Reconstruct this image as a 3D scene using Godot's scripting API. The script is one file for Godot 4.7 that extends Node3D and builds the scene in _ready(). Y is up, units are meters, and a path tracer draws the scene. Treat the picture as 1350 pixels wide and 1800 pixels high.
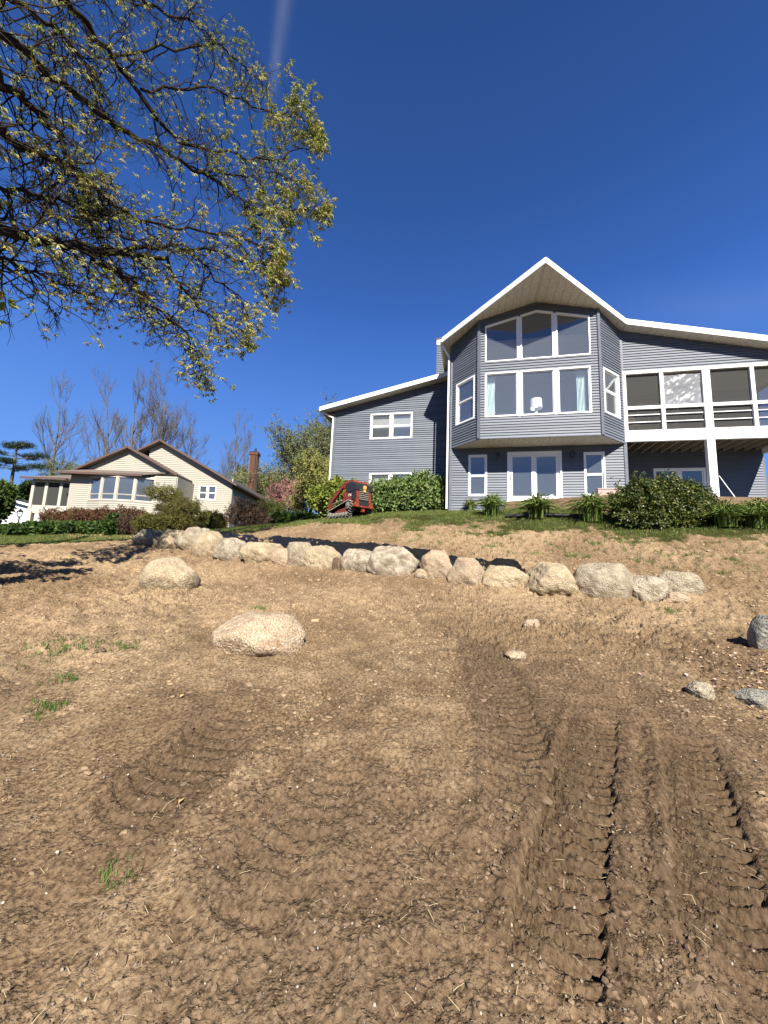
extends Node3D
# A bare-earth slope with a boulder row below a blue-grey house, seen from the bottom of the slope. Eye at the origin, y up, -z ahead.

const F := 675.0            # focal length in pixels of a 1350 x 1800 frame
const PITCH := 8.0
const ROLL := 2.3
const HOUSE_TURN := -13.0
const EXPOSURE := 2.4   # the photograph is exposed for bright detail in the sunlit walls

var lens_basis: Basis
var M := {}
var rng := RandomNumberGenerator.new()
var used := {}
var n_big := FastNoiseLite.new()
var n_mid := FastNoiseLite.new()
var n_small := FastNoiseLite.new()
var n_fine := FastNoiseLite.new()
var n_patch := FastNoiseLite.new()
var terrain: PackedFloat32Array
const TR := 1280
var tracks := []

# ---------------------------------------------------------------- mesh collector
class MB:
	var v := PackedVector3Array()
	var n := PackedVector3Array()
	var c := PackedColorArray()
	var tint := Color(1, 1, 1)
	func tri(a: Vector3, b: Vector3, d: Vector3) -> void:
		var nn := (b - a).cross(d - a).normalized()
		v.append(a); v.append(d); v.append(b)
		n.append(nn); n.append(nn); n.append(nn)
		c.append(tint); c.append(tint); c.append(tint)
	func quad(a: Vector3, b: Vector3, d: Vector3, e: Vector3) -> void:
		tri(a, b, d)
		tri(a, d, e)
	func box(at: Vector3, size: Vector3, basis := Basis()) -> void:
		var h := size * 0.5
		var p := []
		for i in 8:
			p.append(at + basis * Vector3(h.x if i & 1 else -h.x, h.y if i & 2 else -h.y, h.z if i & 4 else -h.z))
		quad(p[4], p[5], p[7], p[6]); quad(p[1], p[0], p[2], p[3]); quad(p[5], p[1], p[3], p[7])
		quad(p[0], p[4], p[6], p[2]); quad(p[6], p[7], p[3], p[2]); quad(p[0], p[1], p[5], p[4])
	func bar(a: Vector3, b: Vector3, w: float, h: float) -> void:
		var z := (b - a).normalized()
		var x := Vector3.UP.cross(z)
		x = x.normalized() if x.length() > 0.01 else Vector3.RIGHT
		box((a + b) * 0.5, Vector3(w, h, (b - a).length()), Basis(x, z.cross(x), z))
	func tube(a: Vector3, b: Vector3, ra: float, rb: float, sides := 8, caps := true) -> void:
		var z := (b - a).normalized()
		var x := z.cross(Vector3.UP)
		x = x.normalized() if x.length() > 0.05 else z.cross(Vector3.RIGHT).normalized()
		var y := z.cross(x)
		for i in sides:
			var t0 := TAU * i / sides
			var t1 := TAU * (i + 1) / sides
			var d0 := x * cos(t0) + y * sin(t0)
			var d1 := x * cos(t1) + y * sin(t1)
			var p0 := a + d0 * ra; var p1 := a + d1 * ra; var q0 := b + d0 * rb; var q1 := b + d1 * rb
			v.append(p0); v.append(q1); v.append(p1); v.append(p0); v.append(q0); v.append(q1)
			n.append(d0); n.append(d1); n.append(d1); n.append(d0); n.append(d0); n.append(d1)
			for k in 6: c.append(tint)
			if caps:
				tri(a, p1, p0)
				tri(b, q0, q1)
	func prism(poly: PackedVector2Array, z0: float, z1: float, t := Transform3D()) -> void:
		# convex or simple polygon (x, y), extruded from z0 to z1
		var p := poly
		if Geometry2D.is_polygon_clockwise(p):
			p = p.duplicate(); p.reverse()
		var idx := Geometry2D.triangulate_polygon(p)
		var i := 0
		while i < idx.size():
			var a := p[idx[i]]; var b := p[idx[i + 1]]; var d := p[idx[i + 2]]
			if (b - a).cross(d - a) < 0.0:
				var s := b; b = d; d = s
			tri(t * Vector3(a.x, a.y, z1), t * Vector3(b.x, b.y, z1), t * Vector3(d.x, d.y, z1))
			tri(t * Vector3(a.x, a.y, z0), t * Vector3(d.x, d.y, z0), t * Vector3(b.x, b.y, z0))
			i += 3
		for k in p.size():
			var a2 := p[k]; var b2 := p[(k + 1) % p.size()]
			quad(t * Vector3(a2.x, a2.y, z0), t * Vector3(b2.x, b2.y, z0), t * Vector3(b2.x, b2.y, z1), t * Vector3(a2.x, a2.y, z1))
	func mesh(colored := false) -> ArrayMesh:
		var arr := []
		arr.resize(Mesh.ARRAY_MAX)
		arr[Mesh.ARRAY_VERTEX] = v
		arr[Mesh.ARRAY_NORMAL] = n
		if colored: arr[Mesh.ARRAY_COLOR] = c
		var m := ArrayMesh.new()
		if v.size(): m.add_surface_from_arrays(Mesh.PRIMITIVE_TRIANGLES, arr)
		return m

func smooth_mesh(v: PackedVector3Array, ccw: PackedInt32Array, colors := PackedColorArray()) -> ArrayMesh:
	var n := PackedVector3Array()
	n.resize(v.size())
	var idx := ccw.duplicate()
	var i := 0
	while i < ccw.size():
		var a := ccw[i]; var b := ccw[i + 1]; var d := ccw[i + 2]
		var nn := (v[b] - v[a]).cross(v[d] - v[a])
		n[a] += nn; n[b] += nn; n[d] += nn
		idx[i + 1] = d; idx[i + 2] = b
		i += 3
	for k in n.size(): n[k] = n[k].normalized()
	var arr := []
	arr.resize(Mesh.ARRAY_MAX)
	arr[Mesh.ARRAY_VERTEX] = v
	arr[Mesh.ARRAY_NORMAL] = n
	arr[Mesh.ARRAY_INDEX] = idx
	if colors.size(): arr[Mesh.ARRAY_COLOR] = colors
	var m := ArrayMesh.new()
	m.add_surface_from_arrays(Mesh.PRIMITIVE_TRIANGLES, arr)
	return m

# ---------------------------------------------------------------- nodes
func numbered(called: String) -> String:
	used[called] = used.get(called, -1) + 1
	return called if used[called] == 0 else "%s_%03d" % [called, used[called]]

func thing(called: String, label: String, category: String, at := Vector3.ZERO, turn := 0.0, group := "") -> Node3D:
	var o := Node3D.new()
	o.name = numbered(called)
	add_child(o)
	o.position = at
	o.rotation_degrees.y = turn
	tag(o, label, category, group)
	return o

func tag(o: Node, label: String, category: String, group := "") -> void:
	o.set_meta("label", label)
	o.set_meta("category", category)
	if group: o.set_meta("group", group)

func part(called: String, mesh: Mesh, mat: Material, parent: Node, t := Transform3D()) -> MeshInstance3D:
	var o := MeshInstance3D.new()
	o.mesh = mesh
	o.material_override = mat
	o.name = called if parent != self else numbered(called)
	parent.add_child(o, true)
	o.transform = t
	return o

func holder(called: String, parent: Node, t := Transform3D()) -> Node3D:
	var o := Node3D.new()
	o.name = called
	parent.add_child(o, true)
	o.transform = t
	return o

func multi(called: String, mesh: Mesh, mat: Material, where: Array, colors: PackedColorArray, parent: Node) -> MultiMeshInstance3D:
	var mm := MultiMesh.new()
	mm.transform_format = MultiMesh.TRANSFORM_3D
	mm.use_colors = colors.size() > 0
	mm.mesh = mesh
	mm.instance_count = where.size()
	for i in where.size():
		mm.set_instance_transform(i, where[i])
		if colors.size(): mm.set_instance_color(i, colors[i])
	var o := MultiMeshInstance3D.new()
	o.multimesh = mm
	o.material_override = mat
	o.name = called if parent != self else numbered(called)
	o.set_meta("kind", "stuff")
	parent.add_child(o, true)
	return o

# ---------------------------------------------------------------- materials
func lin(r: float, g: float, b: float, a := 1.0) -> Color:
	var k := Color(r, g, b).linear_to_srgb()
	k.a = a
	return k

func mat(called: String, col: Color, rough := 0.8, spec := 0.35) -> StandardMaterial3D:
	var m := StandardMaterial3D.new()
	m.resource_name = called
	m.albedo_color = col
	m.roughness = rough
	m.metallic_specular = spec
	M[called] = m
	return m

func noise_tex(seed_: int, freq: float, lo: Color, hi: Color, size := 512, octaves := 5, kind := FastNoiseLite.TYPE_SIMPLEX_SMOOTH, mid := Color(0, 0, 0, 0)) -> NoiseTexture2D:
	var f := FastNoiseLite.new()
	f.seed = seed_
	f.frequency = freq
	f.noise_type = kind
	f.fractal_octaves = octaves
	f.fractal_gain = 0.6
	var t := NoiseTexture2D.new()
	t.width = size
	t.height = size
	t.seamless = true
	t.noise = f
	var g := Gradient.new()
	g.offsets = PackedFloat32Array([0.12, 0.88]) if mid.a == 0.0 else PackedFloat32Array([0.12, 0.5, 0.88])
	g.colors = PackedColorArray([lo, hi]) if mid.a == 0.0 else PackedColorArray([lo, mid, hi])
	t.color_ramp = g
	return t

func textured(m: StandardMaterial3D, tex: Texture2D, metres: float, bump: Texture2D = null, cm := 0.5) -> void:
	m.albedo_texture = tex
	m.uv1_triplanar = true
	m.uv1_world_triplanar = true
	m.uv1_scale = Vector3.ONE / metres
	if bump:
		m.heightmap_enabled = true
		m.heightmap_texture = bump
		m.heightmap_scale = cm

func grey(x: float) -> Color:
	return Color(x, x, x)

func make_materials() -> void:
	var speckle := noise_tex(3, 0.02, grey(0.62), grey(1.0), 512, 6)
	var soft := noise_tex(4, 0.012, grey(0.84), grey(1.0), 512, 5)
	var grain := noise_tex(5, 0.03, grey(0.0), grey(1.0), 512, 6)
	var m: StandardMaterial3D
	m = mat("soil", lin(0.76, 0.76, 0.76), 0.97, 0.12)
	m.vertex_color_use_as_albedo = true
	textured(m, noise_tex(7, 0.022, Color(0.45, 0.43, 0.41), Color(1.0, 1.0, 0.98), 1024, 8, FastNoiseLite.TYPE_SIMPLEX_SMOOTH, Color(0.84, 0.83, 0.81)), 0.83, noise_tex(8, 0.03, grey(0.0), grey(1.0), 1024, 7), 1.0)
	m = mat("clod", lin(0.72, 0.72, 0.72), 0.97, 0.12)
	m.vertex_color_use_as_albedo = true
	m = mat("rock", lin(0.97, 0.97, 0.97), 0.88, 0.3)
	m.vertex_color_use_as_albedo = true
	textured(m, noise_tex(9, 0.03, Color(0.4, 0.37, 0.34), Color(1.0, 1.0, 0.98), 1024, 7, FastNoiseLite.TYPE_SIMPLEX_SMOOTH, Color(0.84, 0.81, 0.77)), 0.7, noise_tex(10, 0.035, grey(0.0), grey(1.0), 512, 6), 2.0)
	m = mat("siding", lin(0.124, 0.141, 0.17), 0.55, 0.4)
	textured(m, noise_tex(22, 0.01, grey(0.95), grey(1.0), 256, 4), 1.7)
	for k in 3:
		var sv: StandardMaterial3D = m.duplicate()
		sv.albedo_color = lin(0.124, 0.141, 0.17) * [0.95, 1.035, 0.985][k]
		M["siding_%d" % k] = sv
	m = mat("siding_trim", lin(0.13, 0.141, 0.172), 0.5, 0.4)
	textured(m, soft, 1.3)
	m = mat("white_trim", lin(0.8, 0.8, 0.79), 0.45, 0.4)
	textured(m, noise_tex(21, 0.01, grey(0.93), grey(1.0), 256, 4), 1.9)
	m = mat("white_vinyl", lin(0.78, 0.79, 0.79), 0.35, 0.45)
	m = mat("soffit", lin(0.62, 0.58, 0.5), 0.6, 0.35)
	textured(m, soft, 0.9)
	m = mat("shingle", lin(0.06, 0.06, 0.065), 0.95, 0.2)
	textured(m, speckle, 0.5, grain, 0.8)
	m = mat("brown_shingle", lin(0.22, 0.185, 0.16), 0.95, 0.2)
	textured(m, speckle, 0.5, grain, 0.8)
	m = mat("dark_metal", lin(0.02, 0.02, 0.022), 0.4, 0.5)
	m = mat("glass", Color(0.9, 0.95, 1.0, 0.0), 0.02, 0.5)
	m.transparency = BaseMaterial3D.TRANSPARENCY_ALPHA
	m.albedo_color.a = 0.02
	m = mat("room_wall", lin(0.34, 0.32, 0.29), 0.9, 0.2)
	m = mat("dark_room", lin(0.3, 0.28, 0.25), 0.9, 0.2)
	m = mat("curtain", lin(0.55, 0.68, 0.66), 0.95, 0.1)
	m.backlight_enabled = true
	m.backlight = Color(0.5, 0.55, 0.55)
	m = mat("blind", lin(0.26, 0.265, 0.255), 0.8, 0.2)
	m = mat("lamp_white", lin(0.7, 0.74, 0.74), 0.7, 0.3)
	m = mat("screen", lin(0.075, 0.074, 0.07, 0.5), 0.9, 0.1)
	m.transparency = BaseMaterial3D.TRANSPARENCY_ALPHA
	m = mat("plastic_sheet", lin(0.2, 0.205, 0.215, 0.86), 0.28, 0.5)
	m.transparency = BaseMaterial3D.TRANSPARENCY_ALPHA
	m = mat("timber", lin(0.34, 0.235, 0.16), 0.9, 0.2)
	textured(m, noise_tex(31, 0.02, Color(0.55, 0.53, 0.5), Color(1, 1, 0.98), 512, 6), 0.6, grain, 0.8)
	m.uv1_scale = Vector3(0.5, 4.0, 0.5)
	m = mat("joist", lin(0.42, 0.35, 0.26), 0.9, 0.2)
	textured(m, speckle, 0.8)
	m = mat("concrete", lin(0.4, 0.39, 0.37), 0.92, 0.2)
	textured(m, speckle, 0.6)
	m = mat("fabric_black", lin(0.012, 0.012, 0.012), 0.55, 0.28)
	textured(m, speckle, 0.4, grain, 0.5)
	m = mat("pipe_black", lin(0.018, 0.018, 0.02), 0.4, 0.45)
	m = mat("rubber", lin(0.025, 0.024, 0.023), 0.9, 0.2)
	textured(m, speckle, 0.3)
	m = mat("machine_red", lin(0.34, 0.058, 0.026), 0.5, 0.5)
	textured(m, noise_tex(41, 0.02, grey(0.5), grey(1.0), 256, 6), 0.6)
	m = mat("machine_black", lin(0.02, 0.02, 0.02), 0.45, 0.45)
	m = mat("machine_steel", lin(0.2, 0.18, 0.155), 0.5, 0.5)
	m = mat("beacon", lin(0.75, 0.36, 0.08), 0.3, 0.5)
	m = mat("decal", lin(0.7, 0.68, 0.6), 0.5, 0.4)
	m = mat("cream", lin(0.34, 0.315, 0.26), 0.6, 0.35)
	m = mat("cream_trim", lin(0.42, 0.39, 0.33), 0.5, 0.35)
	m = mat("brown_trim", lin(0.1, 0.062, 0.05), 0.55, 0.4)
	m = mat("brick", lin(0.17, 0.085, 0.06), 0.9, 0.2)
	textured(m, speckle, 0.25)
	m = mat("mortar", lin(0.22, 0.19, 0.16), 0.95, 0.15)
	m = mat("white_wall", lin(0.6, 0.6, 0.6), 0.6, 0.3)
	m = mat("bark", lin(0.075, 0.06, 0.048), 0.95, 0.15)
	textured(m, noise_tex(51, 0.03, Color(0.4, 0.38, 0.36), Color(1, 0.98, 0.95), 512, 6), 0.5, grain, 1.5)
	m = mat("pale_bark", lin(0.2, 0.175, 0.15), 0.95, 0.15)
	textured(m, speckle, 0.4)
	m = mat("leaf", lin(0.75, 0.75, 0.75), 0.6, 0.35)
	m.vertex_color_use_as_albedo = true
	m.backlight_enabled = true
	m.backlight = lin(0.45, 0.5, 0.25)
	m = mat("waxy_leaf", lin(0.66, 0.66, 0.66), 0.42, 0.4)
	m.vertex_color_use_as_albedo = true
	m = mat("blade", lin(0.74, 0.74, 0.74), 0.6, 0.3)
	m.vertex_color_use_as_albedo = true
	m.backlight_enabled = true
	m.backlight = lin(0.3, 0.35, 0.15)
	m = mat("pink_box", lin(0.42, 0.3, 0.27), 0.9, 0.2)
	m = mat("white_cloth", lin(0.66, 0.72, 0.78), 0.95, 0.1)
	m = mat("beige_cloth", lin(0.4, 0.34, 0.26), 0.95, 0.1)
	m = mat("green_plastic", lin(0.03, 0.3, 0.2), 0.4, 0.5)
	m = mat("straw", lin(0.5, 0.4, 0.24), 0.9, 0.2)
	m = mat("dead_leaf", Color.WHITE, 0.85, 0.2)
	m.vertex_color_use_as_albedo = true

# ---------------------------------------------------------------- looking through the frame to find real places
func ray(px: float, py: float) -> Vector3:
	return lens_basis * Vector3((px - 675.0) / F, -(py - 900.0) / F, -1.0)

func at(px: float, py: float, depth: float) -> Vector3:
	var d := ray(px, py)
	return d * (depth / -d.z)

func hit(px: float, py: float) -> Vector3:
	var d := ray(px, py)
	d = d / -d.z
	var t := 0.8
	var step := 0.05
	while t < 120.0:
		var p := d * t
		if p.y < base_height(p.x, t):
			break
		t += step
		step = 0.02 + t * 0.006
	var lo := t - step
	for k in 10:
		var mid := (lo + t) * 0.5
		if (d * mid).y < base_height(d.x * mid, mid): t = mid
		else: lo = mid
	return d * t

func on_ground(x: float, depth: float) -> Vector3:
	return Vector3(x, ground_height(x, depth), -depth)

# ---------------------------------------------------------------- the lie of the land
func control_points() -> Array:
	var c := []
	for p in [[-6, -5], [6, -5], [-25, -5], [25, -5], [-4, 2], [4, 2], [-4, 6], [3, 5], [6.5, 5.5], [0, 4], [0, 7.5], [-8, 6], [-8, 9], [-12, 10], [12, 4]]:
		c.append([p[0], p[1], -1.6 + 0.155 * p[1]])
	var row := [[-7.6, 12.8, 0.39], [-6.0, 12.2, 0.29], [-4.0, 10.4, -0.01], [-1.5, 9.5, -0.13], [0.3, 9.1, -0.19], [2.5, 8.15, -0.34], [3.4, 7.65, -0.42], [5.05, 7.45, -0.45]]
	for r in row: c.append(r)
	for r in [[-5.6, 13.3, 0.62], [-3.5, 11.3, 0.42], [-1.2, 10.5, 0.28], [0.7, 10.0, 0.22], [2.9, 9.1, 0.1], [3.8, 8.6, 0.04], [5.4, 8.3, -0.02]]: c.append(r)
	for r in [[-2.9, 20.4, 2.35], [2.94, 16.8, 2.5], [6.0, 14.5, 2.28], [9.3, 13.2, 2.12], [13.7, 12.2, 2.0], [16.3, 16.0, 2.4], [7.7, 22.0, 2.6], [-1.9, 17.0, 2.0], [0.4, 15.0, 1.8], [4.5, 13.5, 1.6],
		[7.6, 12.0, 1.38], [9.7, 10.5, 1.09], [-1.0, 12.5, 0.66], [3.5, 10.5, 0.54], [6.7, 9.5, 0.42], [7.6, 8.2, 0.02], [-7.0, 18.5, 1.45], [-4.7, 18.0, 1.7], [-6.5, 16.0, 0.95],
		[-12.0, 30.0, 2.35], [-20.0, 27.0, 2.2], [-26.0, 28.5, 2.05], [-18.0, 24.0, 1.65], [-10.0, 18.0, 0.93], [-18.7, 22.0, 1.2], [-14.0, 14.0, 0.06], [-20.0, 20.0, 0.68], [-11.7, 15.0, 0.42],
		[-45.0, 45.0, 2.85], [0.0, 45.0, 3.5], [-20.0, 60.0, 4.0], [20.0, 40.0, 3.5], [40.0, 30.0, 3.2], [40.0, 10.0, 0.6], [-40.0, 15.0, 0.2], [0.0, 95.0, 4.6], [-70.0, 95.0, 4.6], [70.0, 95.0, 4.6], [-75.0, 5.0, -1.0], [75.0, 5.0, -0.8]]: c.append(r)
	return c

func tps(r2: float) -> float:
	return 0.0 if r2 < 1e-9 else 0.5 * r2 * log(r2)

func make_terrain() -> void:
	var c := control_points()
	var n := c.size()
	var w := n + 3
	var a := []
	for i in w:
		var row := PackedFloat64Array()
		row.resize(w + 1)
		a.append(row)
	for i in n:
		for j in n:
			a[i][j] = tps((c[i][0] - c[j][0]) ** 2 + (c[i][1] - c[j][1]) ** 2)
		a[i][i] += 0.02
		for k in 3:
			var q: float = [1.0, float(c[i][0]), float(c[i][1])][k]
			a[i][n + k] = q
			a[n + k][i] = q
		a[i][w] = c[i][2]
	for i in w:
		var best := i
		for k in range(i + 1, w):
			if absf(a[k][i]) > absf(a[best][i]): best = k
		var sw = a[i]; a[i] = a[best]; a[best] = sw
		for k in range(i + 1, w):
			var f: float = a[k][i] / a[i][i]
			if f == 0.0: continue
			for j in range(i, w + 1):
				a[k][j] -= f * a[i][j]
	var s := PackedFloat64Array()
	s.resize(w)
	for i in range(w - 1, -1, -1):
		var t: float = a[i][w]
		for j in range(i + 1, w): t -= a[i][j] * s[j]
		s[i] = t / a[i][i]
	var xs := PackedFloat64Array(); var ds := PackedFloat64Array()
	for i in n: xs.append(c[i][0]); ds.append(c[i][1])
	var im := Image.create_empty(160, 160, false, Image.FORMAT_RF)
	for iy in 160:
		for ix in 160:
			var x := -79.5 + ix; var d := -9.5 + iy
			var h := s[n] + s[n + 1] * x + s[n + 2] * d
			for i in n:
				var r2 := (x - xs[i]) * (x - xs[i]) + (d - ds[i]) * (d - ds[i])
				if r2 > 1e-9: h += s[i] * 0.5 * r2 * log(r2)
			im.set_pixel(ix, iy, Color(h, 0, 0))
	im.resize(TR, TR, Image.INTERPOLATE_CUBIC)
	terrain = im.get_data().to_float32_array()

func base_height(x: float, d: float) -> float:
	var fx := clampf((x + 80.0) * 8.0 - 0.5, 0.0, TR - 1.001)
	var fy := clampf((d + 10.0) * 8.0 - 0.5, 0.0, TR - 1.001)
	var ix := int(fx); var iy := int(fy)
	fx -= ix; fy -= iy
	var o := iy * TR + ix
	return lerpf(lerpf(terrain[o], terrain[o + 1], fx), lerpf(terrain[o + TR], terrain[o + TR + 1], fx), fy)

const EDGE := [[-60.0, 12.0], [-20.0, 13.0], [-14.0, 13.4], [-11.7, 14.6], [-10.0, 16.0], [-7.0, 17.0], [-4.7, 16.9], [-1.9, 16.0], [0.4, 14.4], [4.5, 12.7], [7.6, 11.3], [9.7, 10.1], [14.0, 9.2], [60.0, 7.0]]

func lawn_edge(x: float) -> float:
	for i in EDGE.size() - 1:
		if x < EDGE[i + 1][0]:
			return lerpf(EDGE[i][1], EDGE[i + 1][1], clampf((x - EDGE[i][0]) / (EDGE[i + 1][0] - EDGE[i][0]), 0.0, 1.0))
	return 7.0

func lawn(x: float, d: float) -> float:
	# 1 on turf, 0 on bare earth
	return smoothstep(-0.35, 0.45, d - lawn_edge(x) + 2.2 * n_patch.get_noise_2d(x * 1.0, d * 1.0) + 0.9 * n_mid.get_noise_2d(x * 0.5 + 50.0, d * 0.5))

func make_tracks() -> void:
	# where the little loader has driven: [points, half width, depth, bar spacing]
	for t in [
		[[[1046, 1235], [1030, 1330], [1008, 1440], [985, 1560], [970, 1680], [960, 1830]], 0.165, 0.027, 0.085],
		[[[1195, 1270], [1225, 1380], [1250, 1500], [1275, 1620], [1335, 1830]], 0.16, 0.024, 0.085],
		[[[835, 1110], [870, 1190], [905, 1290], [925, 1420], [900, 1560]], 0.2, 0.014, 0.09],
		[[[440, 1240], [340, 1330], [230, 1420], [90, 1520]], 0.22, 0.016, 0.1],
		[[[620, 1290], [560, 1390], [470, 1520], [330, 1760]], 0.2, 0.012, 0.1]]:
		var pts := PackedVector2Array()
		for p in t[0]:
			var h := hit(p[0], p[1])
			pts.append(Vector2(h.x, -h.z))
		var fine := PackedVector2Array()
		for i in pts.size() - 1:
			for k in 4:
				var p0 := pts[maxi(i - 1, 0)]; var p3 := pts[mini(i + 2, pts.size() - 1)]
				fine.append(pts[i].cubic_interpolate(pts[i + 1], p0, p3, k / 4.0))
		fine.append(pts[pts.size() - 1])
		var lo := fine[0]; var hi := fine[0]
		for p in fine:
			lo = lo.min(p); hi = hi.max(p)
		tracks.append([fine, t[1], t[2], t[3], lo - Vector2(0.6, 0.6), hi + Vector2(0.6, 0.6)])

func track_at(x: float, d: float) -> Vector2:
	# (height, how freshly churned)
	var h := 0.0
	var churn := 0.0
	var q := Vector2(x, d)
	for t in tracks:
		if x < t[4].x or x > t[5].x or d < t[4].y or d > t[5].y: continue
		var best := 9.0; var along := 0.0; var run := 0.0; var side := 1.0; var edge := 0.0
		var pts: PackedVector2Array = t[0]
		var total := 0.0
		for i in pts.size() - 1:
			var a := pts[i]; var ab := pts[i + 1] - a
			var l := ab.length()
			var u := clampf((q - a).dot(ab) / (l * l), 0.0, 1.0)
			var dist := q.distance_to(a + ab * u)
			if dist < best:
				best = dist; along = run + u * l; side = signf(ab.cross(q - a))
			run += l
		total = run
		var fade := smoothstep(0.0, 0.5, along) * smoothstep(0.0, 0.4, total - along)
		var hw: float = t[1] + 0.02 * n_mid.get_noise_2d(along * 1.5, side * 7.0)
		if best > hw + 0.22 or fade <= 0.0: continue
		var dep: float = t[2] * fade
		var ws := 0.6 + 0.8 * (0.5 + 0.5 * n_big.get_noise_2d(along * 2.0, 31.0))
		var inside := 1.0 - smoothstep(hw - 0.008, hw + 0.01, best)
		var bars: float = sin((along + 0.35 * best * best / hw) * TAU / t[3])
		h -= inside * dep * (0.55 + 1.0 * smoothstep(-0.15, 0.25, bars) * ws)
		var berm := exp(-pow((best - hw - 0.045) / 0.045, 2.0))
		h += berm * dep * (0.35 + 1.1 * n_mid.get_noise_2d(x * 2.0, d * 2.0) + 1.5 * absf(n_small.get_noise_2d(x * 1.3, d * 1.3))) * (0.85 if side < 0.0 else 0.45)
		churn = maxf(churn, maxf(inside * 0.9, berm) * fade * minf(1.0, dep / 0.02))
	return Vector2(h, churn)

func ground_height(x: float, d: float, fine := true) -> float:
	var h := base_height(x, d)
	var g := lawn(x, d)
	h += 0.035 * n_big.get_noise_2d(x, d) * (1.0 - 0.5 * g)
	if fine and d < 24.0:
		var near := 1.0 - g * 0.75
		h += near * (0.03 * n_mid.get_noise_2d(x, d) + 0.03 * (absf(n_small.get_noise_2d(x, d)) - 0.25))
		if d < 12.0: h += near * 0.015 * absf(n_fine.get_noise_2d(x, d))
	return h

func make_ground() -> void:
	var xs := PackedFloat64Array()
	var x := 0.0
	while x < 160.0:
		xs.append(x)
		x += 0.0125 if x < 2.1 else 0.02 if x < 4.2 else 0.035 if x < 9.0 else 0.1 if x < 20.0 else x * 0.02
	var cols := PackedFloat64Array()
	for i in range(xs.size() - 1, 0, -1): cols.append(-xs[i])
	cols.append_array(xs)
	var rows := PackedFloat64Array()
	var d := -8.0
	while d < 0.9:
		rows.append(d)
		d += 0.5 if d < -0.5 else 0.1
	while d < 170.0:
		rows.append(d)
		d += d * (0.0052 if d < 4.0 else 0.0065 if d < 18.0 else 0.03)
	var w := cols.size(); var hgt := rows.size()
	var v := PackedVector3Array(); v.resize(w * hgt)
	var c := PackedColorArray(); c.resize(w * hgt)
	var dry := Color(0.34, 0.236, 0.145); var pale := Color(0.56, 0.41, 0.258)
	var damp := Color(0.165, 0.113, 0.074); var churned := Color(0.132, 0.09, 0.059); var turf := Color(0.075, 0.085, 0.028); var bark_mulch := Color(0.2, 0.12, 0.08)
	for j in hgt:
		d = rows[j]
		for i in w:
			x = cols[i]
			var h := base_height(x, d)
			var g := lawn(x, d) if d > 6.0 else 0.0
			var big := n_big.get_noise_2d(x, d)
			h += 0.035 * big * (1.0 - 0.5 * g)
			var tone := n_patch.get_noise_2d(x * 0.7 + 9.0, d * 0.7)
			var wet := 0.0
			if d < 24.0 and absf(x) < d + 8.0:
				var mid := n_mid.get_noise_2d(x, d)
				var sm := n_small.get_noise_2d(x, d)
				sm = sqrt(sm * sm + 0.006)
				var near := 1.0 - g * 0.75
				# rolled flat across the middle, cloddy at the sides and under the boulders
				var rough := 0.55 + 0.45 * smoothstep(-0.25, 0.35, n_patch.get_noise_2d(x * 0.8 + 70.0, d * 0.8)) + 0.35 * smoothstep(1.2, 3.0, absf(x + 0.3))
				h += near * rough * ((0.026 + 0.045 * smoothstep(3.5, 6.5, d)) * mid + (0.017 + 0.075 * smoothstep(2.8, 6.0, d)) * (sm - 0.25))
				if d < 12.0:
					h += near * rough * (0.008 + 0.016 * smoothstep(2.0, 4.5, d)) * absf(n_fine.get_noise_2d(x, d))
				if d < 7.0 and d > 0.7:
					var t := track_at(x, d)
					h += t.x
					wet = t.y
				tone += 0.7 * mid + 0.5 * (sm - 0.25)
			var k := dry.lerp(pale, smoothstep(-0.4, 0.55, tone))
			# damp, freshly turned earth lies lower down the slope, with ragged patches
			var dm := smoothstep(-0.45, 0.5, (3.7 - d) * 0.16 + 0.05 * (x + 0.5) + 0.6 * n_patch.get_noise_2d(x * 1.6 + 31.0, d * 1.1) + 0.45 * n_patch.get_noise_2d(x * 6.0 + 5.0, d * 6.0) + 0.35 * tone)
			dm *= 1.0 - 0.55 * smoothstep(4.5, 7.5, d)
			k = k.lerp(damp, clampf(dm * 0.72, 0.0, 1.0)).lerp(churned, clampf(wet * 0.75, 0.0, 1.0))
			k = k.lerp(turf, g)
			v[j * w + i] = Vector3(x, h, -d)
			c[j * w + i] = k
	var n := PackedVector3Array(); n.resize(w * hgt)
	for j in hgt:
		var j0 := maxi(j - 1, 0); var j1 := mini(j + 1, hgt - 1)
		for i in w:
			var i0 := maxi(i - 1, 0); var i1 := mini(i + 1, w - 1)
			n[j * w + i] = (v[j * w + i1] - v[j * w + i0]).cross(v[j1 * w + i] - v[j0 * w + i]).normalized()
	var idx := PackedInt32Array(); idx.resize((w - 1) * (hgt - 1) * 6)
	var o := 0
	for j in hgt - 1:
		for i in w - 1:
			var a := j * w + i
			idx[o] = a; idx[o + 1] = a + w + 1; idx[o + 2] = a + 1
			idx[o + 3] = a; idx[o + 4] = a + w; idx[o + 5] = a + w + 1
			o += 6
	var arr := []
	arr.resize(Mesh.ARRAY_MAX)
	arr[Mesh.ARRAY_VERTEX] = v; arr[Mesh.ARRAY_NORMAL] = n; arr[Mesh.ARRAY_COLOR] = c; arr[Mesh.ARRAY_INDEX] = idx
	var m := ArrayMesh.new()
	m.add_surface_from_arrays(Mesh.PRIMITIVE_TRIANGLES, arr)
	var g2 := part("ground", m, M.soil, self)
	g2.set_meta("kind", "structure")
	g2.set_meta("label", "bare tan and brown earth slope with loader track prints")
	print("ground ", w, " x ", hgt)

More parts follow.
